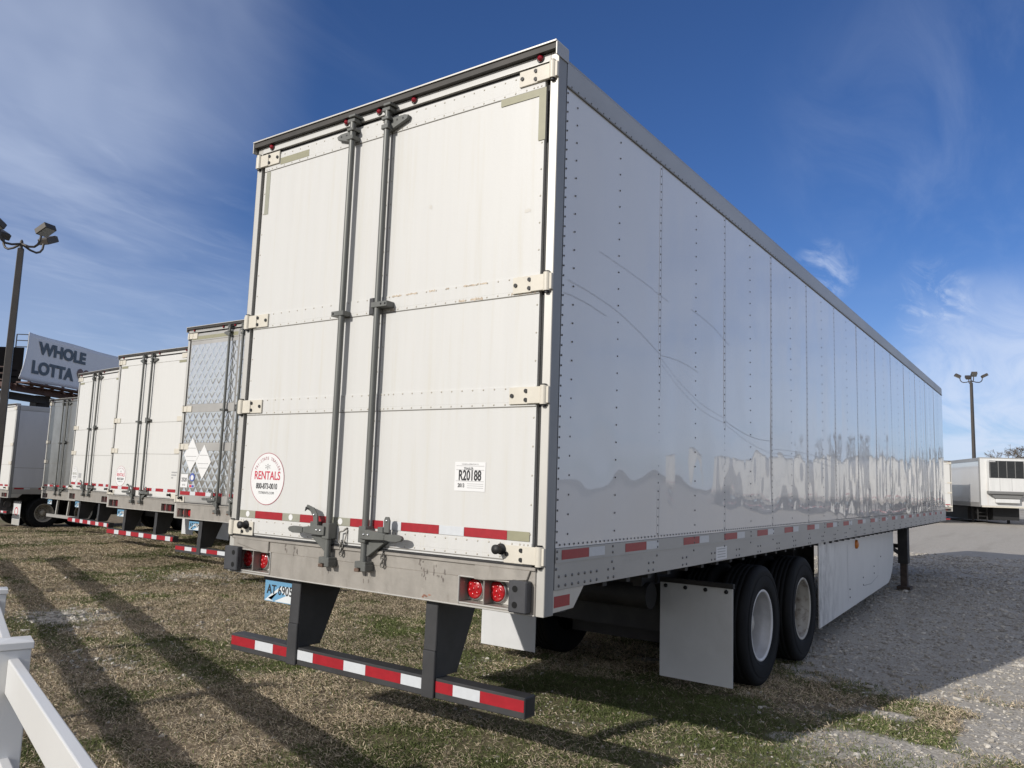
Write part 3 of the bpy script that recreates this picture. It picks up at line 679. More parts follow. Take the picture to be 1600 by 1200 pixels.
    for s in (1, -1):
        fr.box(s*1.248, s*1.297, -.004, .087, 1.012, 4.058, 'post'); fr.box(s*1.2972, s*1.3005, -.0035, .080, 1.014, 4.055, 'alu_shaded'); fr.box(s*1.29, s*1.3008, .0802, .0878, 1.14, 4.05, 'black')
        fr.box(s*1.216, s*1.2475, .022, .08, 1.26, 4.0, 'black')
        fr.prism([(.088, 1.022), (.088, 1.136), (.41, 1.136), (.30, 1.028)], (s*1.262, 0, 0), Y, Z, (s, 0, 0), .030, 'post')
    fr.box(-1.247, 1.247, -.005, .08, 4.012, 4.0565, dmat); fr.box(-1.247, 1.247, .015, .08, 3.985, 4.0115, 'black')
    fr.box(-1.247, 1.247, -.008, -.0052, 4.008, 4.0135, 'post')
    fr.build('rear_frame', T, .003 if hi else 0)
    gt = MB(); gt.box(-1.312, 1.300, -.036, .086, 4.0585, 4.094, 'gutter'); gt.box(-1.318, 1.304, -.046, .086, 4.0942, 4.103, 'post')
    gt.box(1.3005, 1.307, -.040, .087, 4.02, 4.0938, 'alu'); gt.box(-1.322, -1.3125, -.040, .08, 4.02, 4.0938, 'alu')
    gt.build('rain_gutter', T)
    for mxx in (1.181, .24, -.062, -.364, -1.139):
        ml = MB(); ml.lathe([(0, .018), (.010, .017), (.020, .012), (.025, 0)], (mxx, -.0055, 4.040), NY, 'lens_m', 16); ml.lathe([(0, .024), (.005, .024), (.005, .02)], (mxx, -.0052, 4.040), NY, 'black', 16); ml.build('marker_light', T)
    sl_ = MB(); bl = (-1.206, -.845); brr = (.755, 1.206); zb0, zb1 = 1.034, 1.166
    sl_.box(-1.247, 1.247, -.010, .30, 1.168, 1.254, 'sill')
    sl_.box(bl[1], brr[0], -.0102, .30, 1.014, 1.168, 'sill'); sl_.box(-1.247, bl[0], -.0098, .3, 1.014, 1.168, 'sill'); sl_.box(brr[1], 1.247, -.0098, .3, 1.014, 1.168, 'sill')
    for a, c in (bl, brr): sl_.box(a, c, -.0095, .3, 1.014, zb0, 'sill'); sl_.box(a, c, .088, .11, zb0, zb1, 'guard'); mid = a+.163 if a > 0 else a+.178; sl_.box(mid-.004, mid+.004, -.009, .088, zb0, zb1, 'sill')
    sl_.box(-1.25, 1.25, -.022, -.0103, 1.238, 1.256, 'sill'); sl_.box(-1.23, 1.23, -.0225, .02, 1.2562, 1.266, 'black')
    sl_.box(-1.25, 1.25, -.018, -.0103, 1.012, 1.020, 'post')
    if hi:
        for a, c in (bl, brr):        # bright folded edge round each lamp recess
            for e in ((a-.008, a, zb0-.008, zb1+.008), (c, c+.008, zb0-.008, zb1+.008), (a, c, zb1, zb1+.008), (a, c, zb0-.008, zb0)): sl_.box(e[0], e[1], -.0165, -.0106, e[2], e[3], 'post')
        rr = random.Random(21)
        def scuff(cx, cz, wd, hh, m, k=7):
            sl_.flat([(cx+wd*math.cos(2*PI*q/k)*rr.uniform(.4, 1), cz+hh*math.sin(2*PI*q/k)*rr.uniform(.4, 1)) for q in range(k)], (0, -.0112-.0002*rr.random(), 0), X, Z, m)
        for cx, cz, n in ((.475, 1.20, 9), (.50, 1.15, 5), (.585, 1.19, 5), (.63, 1.16, 4), (-.71, 1.215, 5), (-.60, 1.19, 6), (.05, 1.10, 3), (-.27, 1.11, 2)):
            for k in range(n): scuff(cx+rr.uniform(-.025, .025), cz+rr.uniform(-.035, .03), rr.uniform(.003, .008), rr.uniform(.008, .026), 'scuff')
        for k in range(5): scuff(.52+rr.uniform(-.03, .05), 1.035+rr.uniform(-.008, .01), rr.uniform(.008, .02), .007, 'rustspot')
        sl_.prism([(0, 0), (.36, 0), (.34, -.05), (.06, -.075), (0, -.075)], (.86, -.0105, 1.238), X, Z, NY, .012, 'sill')
        sl_.prism([(0, 0), (-.36, 0), (-.34, -.03), (-.06, -.075), (0, -.075)], (-.86, -.0105, 1.238), X, Z, NY, .012, 'sill')
    sl_.build('rear_sill', T, .003 if hi else 0)
    for lx in ((.805, .958, -1.172, -1.008) if hi else (.83, .97, -1.1, -.97)):
        tl = MB()
        if hi or o.get('round'):
            tl.box(lx-.066, lx+.066, .076, .087, 1.036, 1.164, 'post'); tl.lathe([(0, .062), (.014, .062), (.018, .055)], (lx, .0758, 1.10), NY, 'ring', 28)
            tl.lathe([(0, .054), (.016, .054), (.022, .045), (.024, 0)], (lx, .075, 1.10), NY, 'lens', 28)
            if hi:
                for k in range(6): a = 2*PI*k/6+.3; tl.dome((lx+.030*math.cos(a),   .052, 1.10+.030*math.sin(a)), NY, .011, .004, 'lens', 8)
                tl.dome((lx, .0512, 1.10), NY, .011, .004, 'lens', 8)
        else: tl.box(lx-.075, lx+.075, .045, .086, 1.036, 1.164, 'black'); tl.box(lx-.05, lx+.05, .035, .0448, 1.045, 1.155, 'lens_d')
        tl.build('tail_light', T)
    for s in (1, -1):
        if not hi: continue
        db = MB(); ba, bb_, by = (1.116, 1.228, -.064) if s > 0 else (1.140, 1.283, -.052); db.box(s*ba, s*bb_, by, -.0115, 1.026, 1.186, 'bumper'); db.box(s*(ba+.03), s*bb_, -.0114, .02, 1.04, 1.165, 'guard')
        for zz in (1.066, 1.146): db.disc((s*(ba+.042), by-.001, zz), NY, .017, 'hole', 14)
        db.build('dock_bumper', T, .006 if hi else 0)
    # doors
    for s in (-1, 1):
        x0, x1 = (-1.214, .048) if s < 0 else (.058, 1.214)
        d = MB(); d.box(x0, x1, .0, .075, 1.268, 3.984, dmat)
        if o.get('quilt'): 
            for za, zb in ((1.40, 2.10), (2.215, 2.71), (2.83, 3.80)): d.add([(x0+.02, -.002, za), (x1-.02, -.002, za), (x1-.02, -.002, zb), (x0+.02, -.002, zb)], [(0, 1, 2, 3)], 'quilt')
        bands = ((1.283, 1.375), (2.09, 2.197), (2.70, 2.803), (3.868, 3.972))
        for za, zb in bands: d.box(x0+.002, x1-.002, -.0032, .001, za, zb, 'alu' if o.get('quilt') else dmat)
        for za, zb in bands:
            d.box(x0+.002, x1-.002, -.0036, .0005, za-.0045, za, 'seam')
            if hi: d.box(x0+.002, x1-.002, -.0034, .0005, za+.022, za+.0242, 'seam')
        if hi:
            for za, zb in bands:
                for zz in (za+.011, zb-.010):
                    n = 14; q = [x0+.05+(x1-x0-.1)*k/n for k in range(n+1)]
                    q += [x0+.025, x1-.025, x1-.075, x0+.085]
                    for xx in q: d.dome((xx, -.0032, zz), NY, .0060, .0035, 'rivet_w')
            for zz in np.arange(1.42, 3.86, .152):
                if any(za-.03 < zz < zb+.03 for za, zb in bands): continue
                for xx in (x0+.014, x1-.014): d.dome((xx, 0, zz), NY, .0060, .0035, 'rivet_w')
            if s > 0:
                rr = random.Random(9)
                def patch(mb, xa, xb, za, zb, yy, m, n=9):
                    up = [(xa+(xb-xa)*k/n, zb-(zb-za)*rr.uniform(0, .55)) for k in range(n+1)]; dn = [(xa+(xb-xa)*k/n, za+(zb-za)*rr.uniform(0, .35)) for k in range(n+1)]
                    mb.flat(dn+up[::-1], (0, yy, 0), X, Z, m)
                for xa, xb in ((.13, .21), (.245, .335), (.43, .475), (.56, .585), (.69, .80), (.81, .86), (1.05, 1.10)): patch(d, xa, xb, 2.788, 2.803, -.0042, 'worn')
                for xa, xb in ((.12, .16), (.66, .71), (.745, .835), (1.03, 1.11), (1.12, 1.19)): patch(d, xa, xb, 2.700, 2.722, -.0042, 'worn')
                for xa, xb, za, zb in ((.40, .42, 3.30, 3.335), (1.10, 1.14, 3.16, 3.19)): patch(d, xa, xb, za, zb, -.0012, 'ink_lt')
        dr = d.build('rear_door', T, .002 if hi else 0)
        for zc in (3.948, 2.753, 2.146, 1.312): hinge(dr, s, zc, hmat, hi)
        rod_set(dr, rx[0] if s < 0 else rx[1], s, hi)
        st = MB(); bx = 1.03 if s > 0 else -1.115
        st.lathe([(0, .029), (.010, .029), (.012, .021), (.042, .020), (.048, .025), (.058, .025), (.061, 0)], (bx, -.0145, 1.335), NY, 'black', 18); st.build('door_bumper', dr)
        tp = MB(); zz0, zz1 = 1.383, 1.432; yy = -.0046
        sg = o.get('strip')
        if hi:
            if s < 0: tape_run(tp, [(-1.206, -1.042, 'tape_g'), (-1.04, -.76, 'tape_r'), (-.758, -.586, 'tape_g'), (-.584, -.302, 'tape_r'), (-.30, -.124, 'tape_g'), (-.122, .04, 'tape_r')], yy, zz0, zz1)
            else: tape_run(tp, [(.066, .155, 'tape_r'), (.157, .298, 'tape_w'), (.30, .586, 'tape_r'), (.588, .765, 'tape_w'), (.767, 1.055, 'tape_r'), (1.057, 1.198, 'tape_o')], yy, zz0, zz1)
            tp.build('reflective_tape', dr); tp = MB()
            if s > 0: tp.add([(.914, yy, 3.823), (1.176, yy, 3.823), (1.176, yy, 3.866), (.914, yy, 3.866)], [(0, 1, 2, 3)], 'tape_o'); tp.add([(1.1762, yy, 3.562), (1.222, yy, 3.562), (1.222, yy, 3.866), (1.1762, yy, 3.866)], [(0, 1, 2, 3)], 'tape_o')
            else: tp.add([(-1.04, yy, 3.889), (-.735, yy, 3.889), (-.735, yy, 3.938), (-1.04, yy, 3.938)], [(0, 1, 2, 3)], 'tape_o'); tp.build('reflective_tape', dr); tp = MB(); tp.add([(-1.19, -.0015, 3.54), (-1.145, -.0015, 3.54), (-1.145, -.0015, 3.86), (-1.19, -.0015, 3.86)], [(0, 1, 2, 3)], 'tape_g')
            if s < 0:
                tp.build('reflective_tape', dr); tp = MB()
                for xx in (-1.12, -.675, -.21): tp = MB(); tp.lathe([(0, .02), (.001, .02), (.001, 0)], (xx, yy-.0002, 1.408), NY, 'paper', 14, False); tp.build('certification_mark', dr)
                tp = None
        else:
            xx = x0+.03; k = 0
            while xx < x1-.2: ln = .27 if k % 2 == 0 else .14; tape_run(tp, [(xx, min(xx+ln, x1-.02), 'tape_r' if k % 2 == 0 else 'tape_w')], yy, zz0, zz1+.008); xx += ln; k += 1
            if o.get('corner') or o.get('toptape'): tp.build('reflective_tape', dr); tp = MB()
            if o.get('corner'): tape_run(tp, [(s*.95, s*1.19, 'tape_o')] if s > 0 else [(-1.19, -.95, 'tape_o')], yy, 3.82, 3.866)
            if o.get('toptape'): tape_run(tp, [(x0+.03, x1-.03, 'tape_o')], yy, 3.885, 3.94)
        if tp: tp.build('reflective_tape', dr)
        if s < 0: left_door = dr
        else: right_door = dr
    # underride guard
    gd = MB(); y0 = .05
    if o.get('thin_guard'):
        gd.box(-.95, 1.0, y0, y0+.08, .46, .55, 'alu'); 
        for xx in (-.35, .42): gd.obox((xx, y0+.04, .55), (xx+.03, y0+.06, 1.01), .05, .05, 'post')
    else:
        gd.box(-1.275, 1.165, y0, y0+.10, .480, .588, 'guard')
        for xx in (-.635, .520):
            gd.prism([(-.045, 0), (.045, 0), (.045, .255), (-.045, .255)], (xx, .033, .478), X, Z, Y, .016, 'guard')
            gd.prism([(-.045, .255), (.045, .255), (.045, .53), (-.045, .53)], (xx, .033, .478), X, (0, .02, 1), Y, .016, 'guard')
            for e in (-.045, .033): gd.prism([(.05, .55), (.05, 1.01), (.43, 1.01), (.24, .588), (.15, .588)], (xx+e, 0, 0), Y, Z, X, .012, 'guard')
    g = gd.build('underride_guard', T, .004 if hi else 0)
    if not o.get('thin_guard'):
        tp = MB(); yy = y0-.0015
        if o.get('full_tape'):
            q = -1.27; k = 0
            while q < 1.14: ln = .30 if k % 2 == 0 else .17; tape_run(tp, [(q, min(q+ln, 1.16), 'tape_r' if k % 2 == 0 else 'tape_w')], .031, .495, .575); q += ln; k += 1
        else:
            for seg in ([(-1.270, -1.016, 'tape_r'), (-1.015, -.832, 'tape_w'), (-.831, -.684, 'tape_r')], [(-.590, -.443, 'tape_w'), (-.442, -.166, 'tape_r'), (-.165, .020, 'tape_w'), (.021, .305, 'tape_r'), (.306, .462, 'tape_w')],
                        [(.567, .690, 'tape_r'), (.691, .876, 'tape_w'), (.877, 1.160, 'tape_r')]): tp = MB(); tape_run(tp, seg, yy, .515, .574); tp.build('reflective_tape', g)
            tp = None
        if tp: tp.build('reflective_tape', g)
        if hi: hb = MB(); hb.box(1.1652, 1.1662, y0+.012, y0+.088, .492, .576, 'black'); hb.build('end_dark_plate', g)  # black plate paints in the shadowed hollow of the bar
    # plate
    if o.get('plate', True):
        pl = MB(); px0, px1, pz0, pz1 = -.965, -.66, .842, .978
        py = .060; pl.box(px0, px1, py, py+.004, pz0, pz1, 'plate_b')
        pl.flat([(px0+.004, pz0+.004), (px1-.004, pz0+.004), (px1-.004, pz1-.03), (px0+.16, pz1-.03)], (0, py-.0010, 0), X, Z, 'plate_w')
        pl.flat([(px0+.10, pz0+.004), (px0+.22, pz0+.05), (px0+.15, pz0+.075), (px0+.04, pz0+.02)], (0, py-.0018, 0), X, Z, 'plate_b')
        pl.flat([(px0+.01, pz0+.006), (px0+.07, pz0+.006), (px0+.13, pz0+.06), (px0+.07, pz0+.05)], (0, py-.0018, 0), X, Z, 'plate_w')
        pl.text(o.get('plate_no', 'AT 6905'), .085, ((px0+px1)/2, py-.0028, (pz0+pz1)/2+.008), X, Z, 'ink', .001, .86)
        pl.box(px0-.01, px1+.01, py-.006, py-.0005, pz1+.0005, pz1+.022, 'guard'); pl.box(px0+.03, px1-.03, py, py+.01, pz1+.02, 1.014, 'guard')
        pl.build('license_plate', T)
    # running gear
    y1w, y2w = o.get('axles', (3.63, 4.93))
    uf = MB()
    for s in (1, -1):
        uf.box(s*.50, s*.58, y1w-1.0, y2w+1.0, .86, 1.099, 'under'); uf.box(s*.46, s*.62, y1w-.4, y2w+.4, .62, .859, 'under')
        for yw in (y1w, y2w): uf.lathe([(-.2, .10), (.2, .10)], (s*.54, yw+.3, .74), Z, 'black', 14)
    uf.box(-.5, .5, y1w+.55, y1w+.7, .80, 1.05, 'under'); uf.box(-.5, .5, y1w-.95, y1w-.85, .86, 1.05, 'under'); uf.box(-.5, .5, y2w+.8, y2w+.9, .86, 1.05, 'under')
    uf.tube([(-.4, y2w+1.6, .82), (.4, y2w+1.6, .82)], .14, 'under', 16)
    uf.box(-1.2, 1.2, .30, .38, .99, 1.10, 'under'); uf.box(-.62, .62, y1w-.62, y1w-.50, .45, .86, 'under'); uf.box(-.45, .45, y1w-.35, y2w+.5, .30, .48, 'under')
    uf.box(-1.12, 1.0, y2w+.62, y2w+1.5, .42, 1.095, 'black')  # black filler box added to hide the lit ground beyond
    uf.tube([(-.62, y1w-.9, .78), (.62, y1w-.9, .78)], .11, 'under', 14)
    for s in (1, -1): uf.lathe([(-.14, .0), (-.14, .09), (.12, .09), (.12, 0)], (s*.36, y1w-.3, .62), Y, 'black', 14)
    uf.build('underframe', T)
    for yw in (y1w, y2w):
        ax_ = MB(); ax_.tube([(-1.0, yw, .512), (1.0, yw, .512)], .065, 'under', 14)
        for s in (1, -1): ax_.lathe([(-.1, .2), (.1, .2), (.1, 0)], (s*.55, yw, .512), (s, 0, 0), 'rust', 20)
        ax_.build('axle', T)
        for s in (1, -1):
            make_wheel(T, s*1.140, yw, s, True, dirty=(yw == y2w) or not hi); make_wheel(T, s*.80, yw, s, False)
    for s in (1, -1):
        fx0, fx1 = (.625, 1.252)
        fm = MB(); 
        if s > 0 or hi: fm.prism([(fx0, .115), (fx1, .112), (fx1+.002, .885), (fx0, .885)], (0, y1w-.73, 0), (s, 0, 0), Z, Y, .008, o.get('flap', 'flap'))
        else: fm.prism([(fx0, .115), (fx1, .112), (fx1+.002, .885), (fx0, .885)], (0, y1w-.73, 0), (s, 0, 0), Z, Y, .008, o.get('flap', 'flap'))
        for k in range(4): fm.lathe([(0, .017), (.008, .016), (.012, 0)], (s*(fx0+.05+.175*k), y1w-.7305, .857), NY, 'bolt', 12)
        if o.get('flap_mark') and s > 0:
            fm.disc((s*.94, y1w-.733, .56), NY, .17, 'paper', 28); fm.disc((s*.94, y1w-.7345, .56), NY, .14, 'ink_r', 28, .10); fm.box(.65, 1.23, y1w-.736, y1w-.7305, .12, .30, 'post')
        f_ = fm.build('mud_flap', T)
        fb = MB(); fb.box(s*fx0, s*fx1+.01*s, y1w-.745, y1w-.71, .886, .925, 'under'); fb.box(s*.5, s*.6, y1w-.745, y1w-.71, .87, 1.0, 'under'); fb.build('flap_bracket', T)
    if hi or o.get('skirt'):
        for s in (1, -1):
            sk = MB(); ln = 6.15; zt, zb = 1.13, .222; n = 10; rad = .85
            pf = [(0, zt), (0, zb)]+[(ln-rad+rad*math.sin(a), zb+rad*.62-rad*.62*math.cos(a)) for a in [PI/2*k/n for k in range(n+1)]]+[(ln, zt)]
            dirv = Vector((s*-.235, 5.4, 0)).normalized()
            sk.prism(pf, (s*1.252, 5.62, 0), dirv, Z, (-s, 0, 0), .012, 'skirt')
            nrm = Vector((s, 0, 0)); P = lambda u, z, off: Vector((s*1.252, 5.62, 0))+dirv*u+Vector((0, 0, z))+nrm*off
            if hi and s > 0:
                for u in (1.72,): sk.add([P(u, zb+.1, .0015), P(u+.01, zb+.1, .0015), P(u+.01, zt-.1, .0015), P(u, zt-.1, .0015)], [(0, 1, 2, 3)], 'ink_g')
                for u, z in ((1.85, .46), (1.85, .36), (2.9, .52), (2.9, .42), (3.9, .60), (3.9, .5), (4.6, .7)): sk.dome(P(u, z, .001), nrm, .013, .008, 'bolt')
                sk.add([P(2.95, .40, .002), P(3.6, .37, .002), P(4.3, .43, .002), P(4.3, .436, .002), P(3.6, .378, .002), P(2.95, .41, .002)], [(0, 1, 2, 3, 4, 5)], 'ink_g')
            so_ = sk.build('side_skirt', T)
            am = MB(); am.lathe([(0, .06), (.02, .058), (.035, .03), (.038, 0)], P(2.35, 1.0, .002), nrm, 'amber', 18); am.build('marker_light', so_)
    for s in (1, -1):
        lg = MB(); yl = 12.45; lg.box(s*.96, s*1.12, yl-.10, yl+.12, .45, 1.135, 'under'); lg.box(s*.985, s*1.095, yl-.06, yl+.08, .05, .45, 'leg_rust'); lg.box(s*.93, s*1.15, yl-.13, yl+.15, .0, .05, 'leg_rust')
        lg.prism([(0, 1.13), (.0, .62), (.35, 1.13)], (s*1.02, yl+.08, 0), Y, Z, (s, 0, 0), .04, 'under')
        lg.obox((s*1.0, yl, .6), (s*.5, yl-.8, 1.1), .05, .05, 'under'); lg.build('landing_leg', T)
    if hi:
        cb = MB(); cb.obox((-1.0, 12.45, .75), (1.0, 12.45, .75), .07, .07, 'under'); cb.build('leg_brace', T)
        rp = MB()
        rp.add([(1.2925, .10, 1.047), (1.2925, .26, 1.047), (1.2925, .26, 1.105), (1.2925, .10, 1.105)], [(0, 1, 2, 3)], 'tape_r'); rp.build('side_reflector', T)
        cr = MB(); cr.box(-.55, .55, .4, .46, .93, 1.1, 'under'); cr.build('rear_crossmember', T)
    return T, left_door, right_door

main, ld, rd = make_trailer('semi_trailer', (0, 0, 0), 0, dict(hi=True, door='door', plate_no='AT 6905'))
tag(main, 'large white semi trailer in the foreground with a long glossy side', 'trailer', 'white enclosed semi trailers')
rental_decal(ld, -.945, 1.651, .176)
tg = MB(); x0, x1, z0, z1 = .683, .897, 1.628, 1.788
tg.box(x0, x1, -.0022, -.0005, z0, z1, 'paper')
tg.text('R20188', .078, ((x0+x1)/2, -.0032, 1.712), X, Z, 'ink', .0022, .66); tg.text('2013', .030, (x0+.048, -.0032, 1.658), X, Z, 'ink', .0008, .8)
tg.text('TRAILER', .018, (.78, -.0032, 1.752), X, Z, 'ink', .0002, 1)
tg.text('OWNER & OPERATOR CO', .011, (.79, -.0032, 1.776), X, Z, 'ink_g', 0, .9)
for xa, xb, zz in ((x0+.01, x1-.01, 1.766), (x0+.01, x1-.01, 1.744), (x0+.01, x1-.01, 1.682), (x0+.09, x1-.012, 1.668), (x0+.09, x1-.012, 1.657), (x0+.09, x1-.012, 1.646)): tg.box(xa, xb, -.0030, -.0021, zz, zz+.0022, 'ink_g')
tg.build('number_decal', rd)

GRP = 'white enclosed semi trailers'
t2, l2, r2 = make_trailer('semi_trailer', (-6.95, 3.95, -.09), 0, dict(door='alu', quilt=True, rods=(-.14, .20), round=True, toptape=True, skirt=False, plate_no='AT 2704'))
tag(t2, 'semi trailer with quilted stainless steel diamond pattern doors and two blank diamond placards', 'trailer')
pc = MB()
for cx, cz in ((-.945, 2.02), (-.62, 1.91)):
    pc.prism([(-.20, 0), (0, -.27), (.20, 0), (0, .27)], (cx, -.004, cz), X, Z, NY, .008, 'paper')
    for dz in (.10, -.03, -.10): wq = .19-.6*abs(dz); pc.box(cx-wq*.8, cx+wq*.8, -.0135, -.0121, cz+dz, cz+dz+.008, 'ink_g')
pc.build('placard', l2)
st = MB(); st.box(-1.19, -1.0, -.0065, -.004, 1.50, 1.71, 'paper'); st.text('2520', .085, (-1.095, -.0075, 1.62), X, Z, 'ink', .002, .85); st.text('84 25', .04, (-1.095, -.0075, 1.54), X, Z, 'ink', 0, .9)
st.disc((-.885, -.0065, 1.665), NY, .065, 'ink_b', 20); st.disc((-.885, -.0075, 1.66), NY, .04, 'paper', 20); st.box(-.95, -.82, -.0065, -.004, 1.50, 1.55, 'paper'); st.box(-.945, -.885, -.0075, -.0066, 1.505, 1.545, 'ink_r'); st.box(-.88, -.825, -.0075, -.0066, 1.505, 1.545, 'ink_b')
st.build('sticker', l2)
st = MB(); st.disc((.38, -.0065, 1.72), NY, .085, 'plate_b', 24); st.disc((.38, -.0075, 1.72), NY, .06, 'paper', 24); st.box(.36, .45, -.0085, -.0076, 1.71, 1.73, 'plate_b'); st.build('sticker', r2)

t3, l3, r3 = make_trailer('semi_trailer', (-11.15, 5.06, -.12), -.03, dict(full_tape=True, corner=True, plate_no='AT 3318', flap_mark=True))
tag(t3, 'white semi trailer beside the quilted steel one, round red decal on its door', 'trailer', GRP)
rental_decal(l3, -.85, 1.64, .20)
st = MB(); 
for k, (a, bb) in enumerate(((1.0, 1.18), (1.0, 1.16), (1.0, 1.06))): st.box(a, bb, -.003, -.001, 1.74-.05*k, 1.765-.05*k, 'ink_g')
st.build('sticker', r3)
t4, l4, r4 = make_trailer('semi_trailer', (-15.24, 6.16, -.138), -.12, dict(full_tape=True, corner=True, plate_no='AT 5127'))
tag(t4, 'white semi trailer in front of the billboard, round grey decal at lower left', 'trailer', GRP)
rental_decal(l4, -1.0, 1.62, .19, faint=True)
st = MB(); st.box(-.76, -.60, -.003, -.001, 1.55, 1.66, 'ink_g'); st.build('sticker', l4)
t5, l5, r5 = make_trailer('semi_trailer', (-21.5, 8.5, -.35), -.05, dict(door='steel_dull', thin_guard=True, plate=True, plate_no='AT 1180', flap='guard'))
tag(t5, 'dull grey steel doored semi trailer, thin plain bumper bar, half hidden behind a white trailer', 'trailer')
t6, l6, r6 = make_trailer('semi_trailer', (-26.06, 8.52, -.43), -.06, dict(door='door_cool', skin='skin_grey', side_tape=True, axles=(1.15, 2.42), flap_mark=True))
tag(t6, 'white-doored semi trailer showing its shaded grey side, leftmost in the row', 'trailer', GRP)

# trailer with its tail to us beyond the front of the big one, and the refrigerated trailers nose to us
RY = .363
t7, l7, r7 = make_trailer('semi_trailer', (-2.26-1.295*math.cos(RY), 52.0-1.295*math.sin(RY), -.32), RY, dict())
tag(t7, 'distant white semi trailer, a narrow strip past the big trailer front', 'trailer', GRP)
def make_reefer(loc, yaw):
    T = empty('refrigerated_trailer', loc, yaw); L = 16.0
    b = MB(); b.box(-1.28, 1.28, .012, L, 1.20, 4.07, 'skin'); b.build('cargo_body', T)
    fw = MB(); fw.box(-1.24, 1.24, -.02, .011, 1.16, 4.06, 'unit_w')
    for s in (1, -1): fw.box(s*1.245, s*1.3, -.035, .09, 1.08, 4.06, 'alu_shaded')  # dark metal paints in the shadow on the corner posts
    fw.build('front_wall', T, .01)
    for s in (1, -1):
        r = MB(); r.box(s*1.281, s*1.31, .091, L, 1.08, 1.36, 'alu'); r.build('bottom_rail', T)
        r = MB(); r.box(s*1.281, s*1.305, .091, L, 3.88, 4.085, 'alu'); r.build('top_rail', T)
    tr = MB(); tr.box(-1.3, 1.3, -.04, .2, 4.062, 4.11, 'alu'); tr.build('front_top_rail', T)
    br = MB(); br.box(-1.199, 1.199, -.03, .09, 1.07, 1.159, 'hinge'); br.build('front_bottom_rail', T)
    u = MB(); u.box(-.88, 1.05, -.42, -.0205, 2.0, 3.92, 'unit_w'); u.prism([(-.88, 2.0), (1.05, 2.0), (.85, 1.62), (-.55, 1.62)], (0, -.34, 0), X, Z, Y, .30, 'unit_g'); u.box(-.92, 1.09, -.46, -.021, 1.88, 2.06, 'unit_g')
    u.box(-.5, .8, -.30, -.022, 1.36, 1.6, 'unit_w')
    un = u.build('cooling_unit', T, .03, 2)
    g = MB(); g.box(-.86, 1.03, -.435, -.4205, 2.86, 3.9, 'grille')
    for k in range(5): g.box(-.84+.46*k, -.80+.46*k, -.442, -.4351, 2.88, 3.88, 'unit_g')
    for k in range(16): g.box(-.79, 1.0, -.440, -.4352, 2.92+.06*k, 2.935+.06*k, 'grille')
    g.box(-.84, -.5, -.444, -.436, 3.83, 3.86, 'paper'); g.build('grille', un)
    sm = MB()
    for xx in (-.3, .35): sm.box(xx, xx+.012, -.4225, -.4201, 2.08, 2.85, 'unit_g')
    sm.build('panel_seam', un)
    lg = MB()
    for s in (1, -1): lg.box(s*.95, s*1.08, 2.4, 2.55, .05, 1.1, 'under'); lg.box(s*.9, s*1.13, 2.35, 2.6, 0, .05, 'rust')
    lg.obox((-1, 2.48, .7), (1, 2.48, .7), .08, .08, 'under')
    for k in range(4): lg.box(-1.05, -.55, 1.3, 1.36, .25+.22*k, .29+.22*k, 'under')
    lg.box(-1.09, -1.03, 1.28, 1.38, .2, 1.1, 'under'); lg.box(-.57, -.51, 1.28, 1.38, .2, 1.1, 'under')
    lg.build('landing_leg', T)
    ft = MB(); ft.tube([(-.9, 3.6, .75), (.9, 3.6, .75)], .32, 'under', 18); ft.box(-1.1, 1.1, 3.2, 9.2, .22, 1.05, 'black'); ft.box(-.3, 1.15, 1.0, 1.9, .3, 1.06, 'black'); ft.build('tank_and_dark_mass', T)  # black boxes beside the tank are added mass to darken the underside
    uf = MB(); uf.box(-1.2, 1.2, .3, L-.2, 1.08, 1.19, 'under'); uf.box(-.6, -.45, 9.8, 14.8, .7, 1.08, 'under'); uf.box(.45, .6, 9.8, 14.8, .7, 1.08, 'under'); uf.build('underframe', T)
    for yw in (11.4, 12.65):
        for s in (1, -1): make_wheel(T, s*1.14, yw, s, True, True)
    return T
def at_row(k): return (.33+4.3*k*math.cos(RY*.3), 53.6+4.3*k*math.sin(RY*.3), -.05)
r1 = make_reefer(at_row(0), RY)
tag(r1, 'white refrigerated trailer with black grille cooling unit on its nose, below the bare tree', 'trailer', 'refrigerated trailers parked nose out')
for k, lab in enumerate(('second trailer of the far row beyond the right edge, mirrored in the glossy side', 'third trailer of the far row beyond the right edge, mirrored in the glossy side',
                         'fourth trailer of the far row beyond the right edge, mirrored in the glossy side', 'fifth trailer of the far row beyond the right edge, mirrored in the glossy side',
                         'sixth trailer of the far row beyond the right edge, mirrored in the glossy side')):
    c = copy_tree(t7); c.location = at_row(k+1); c.rotation_euler = (0, 0, .1); c['label'] = lab

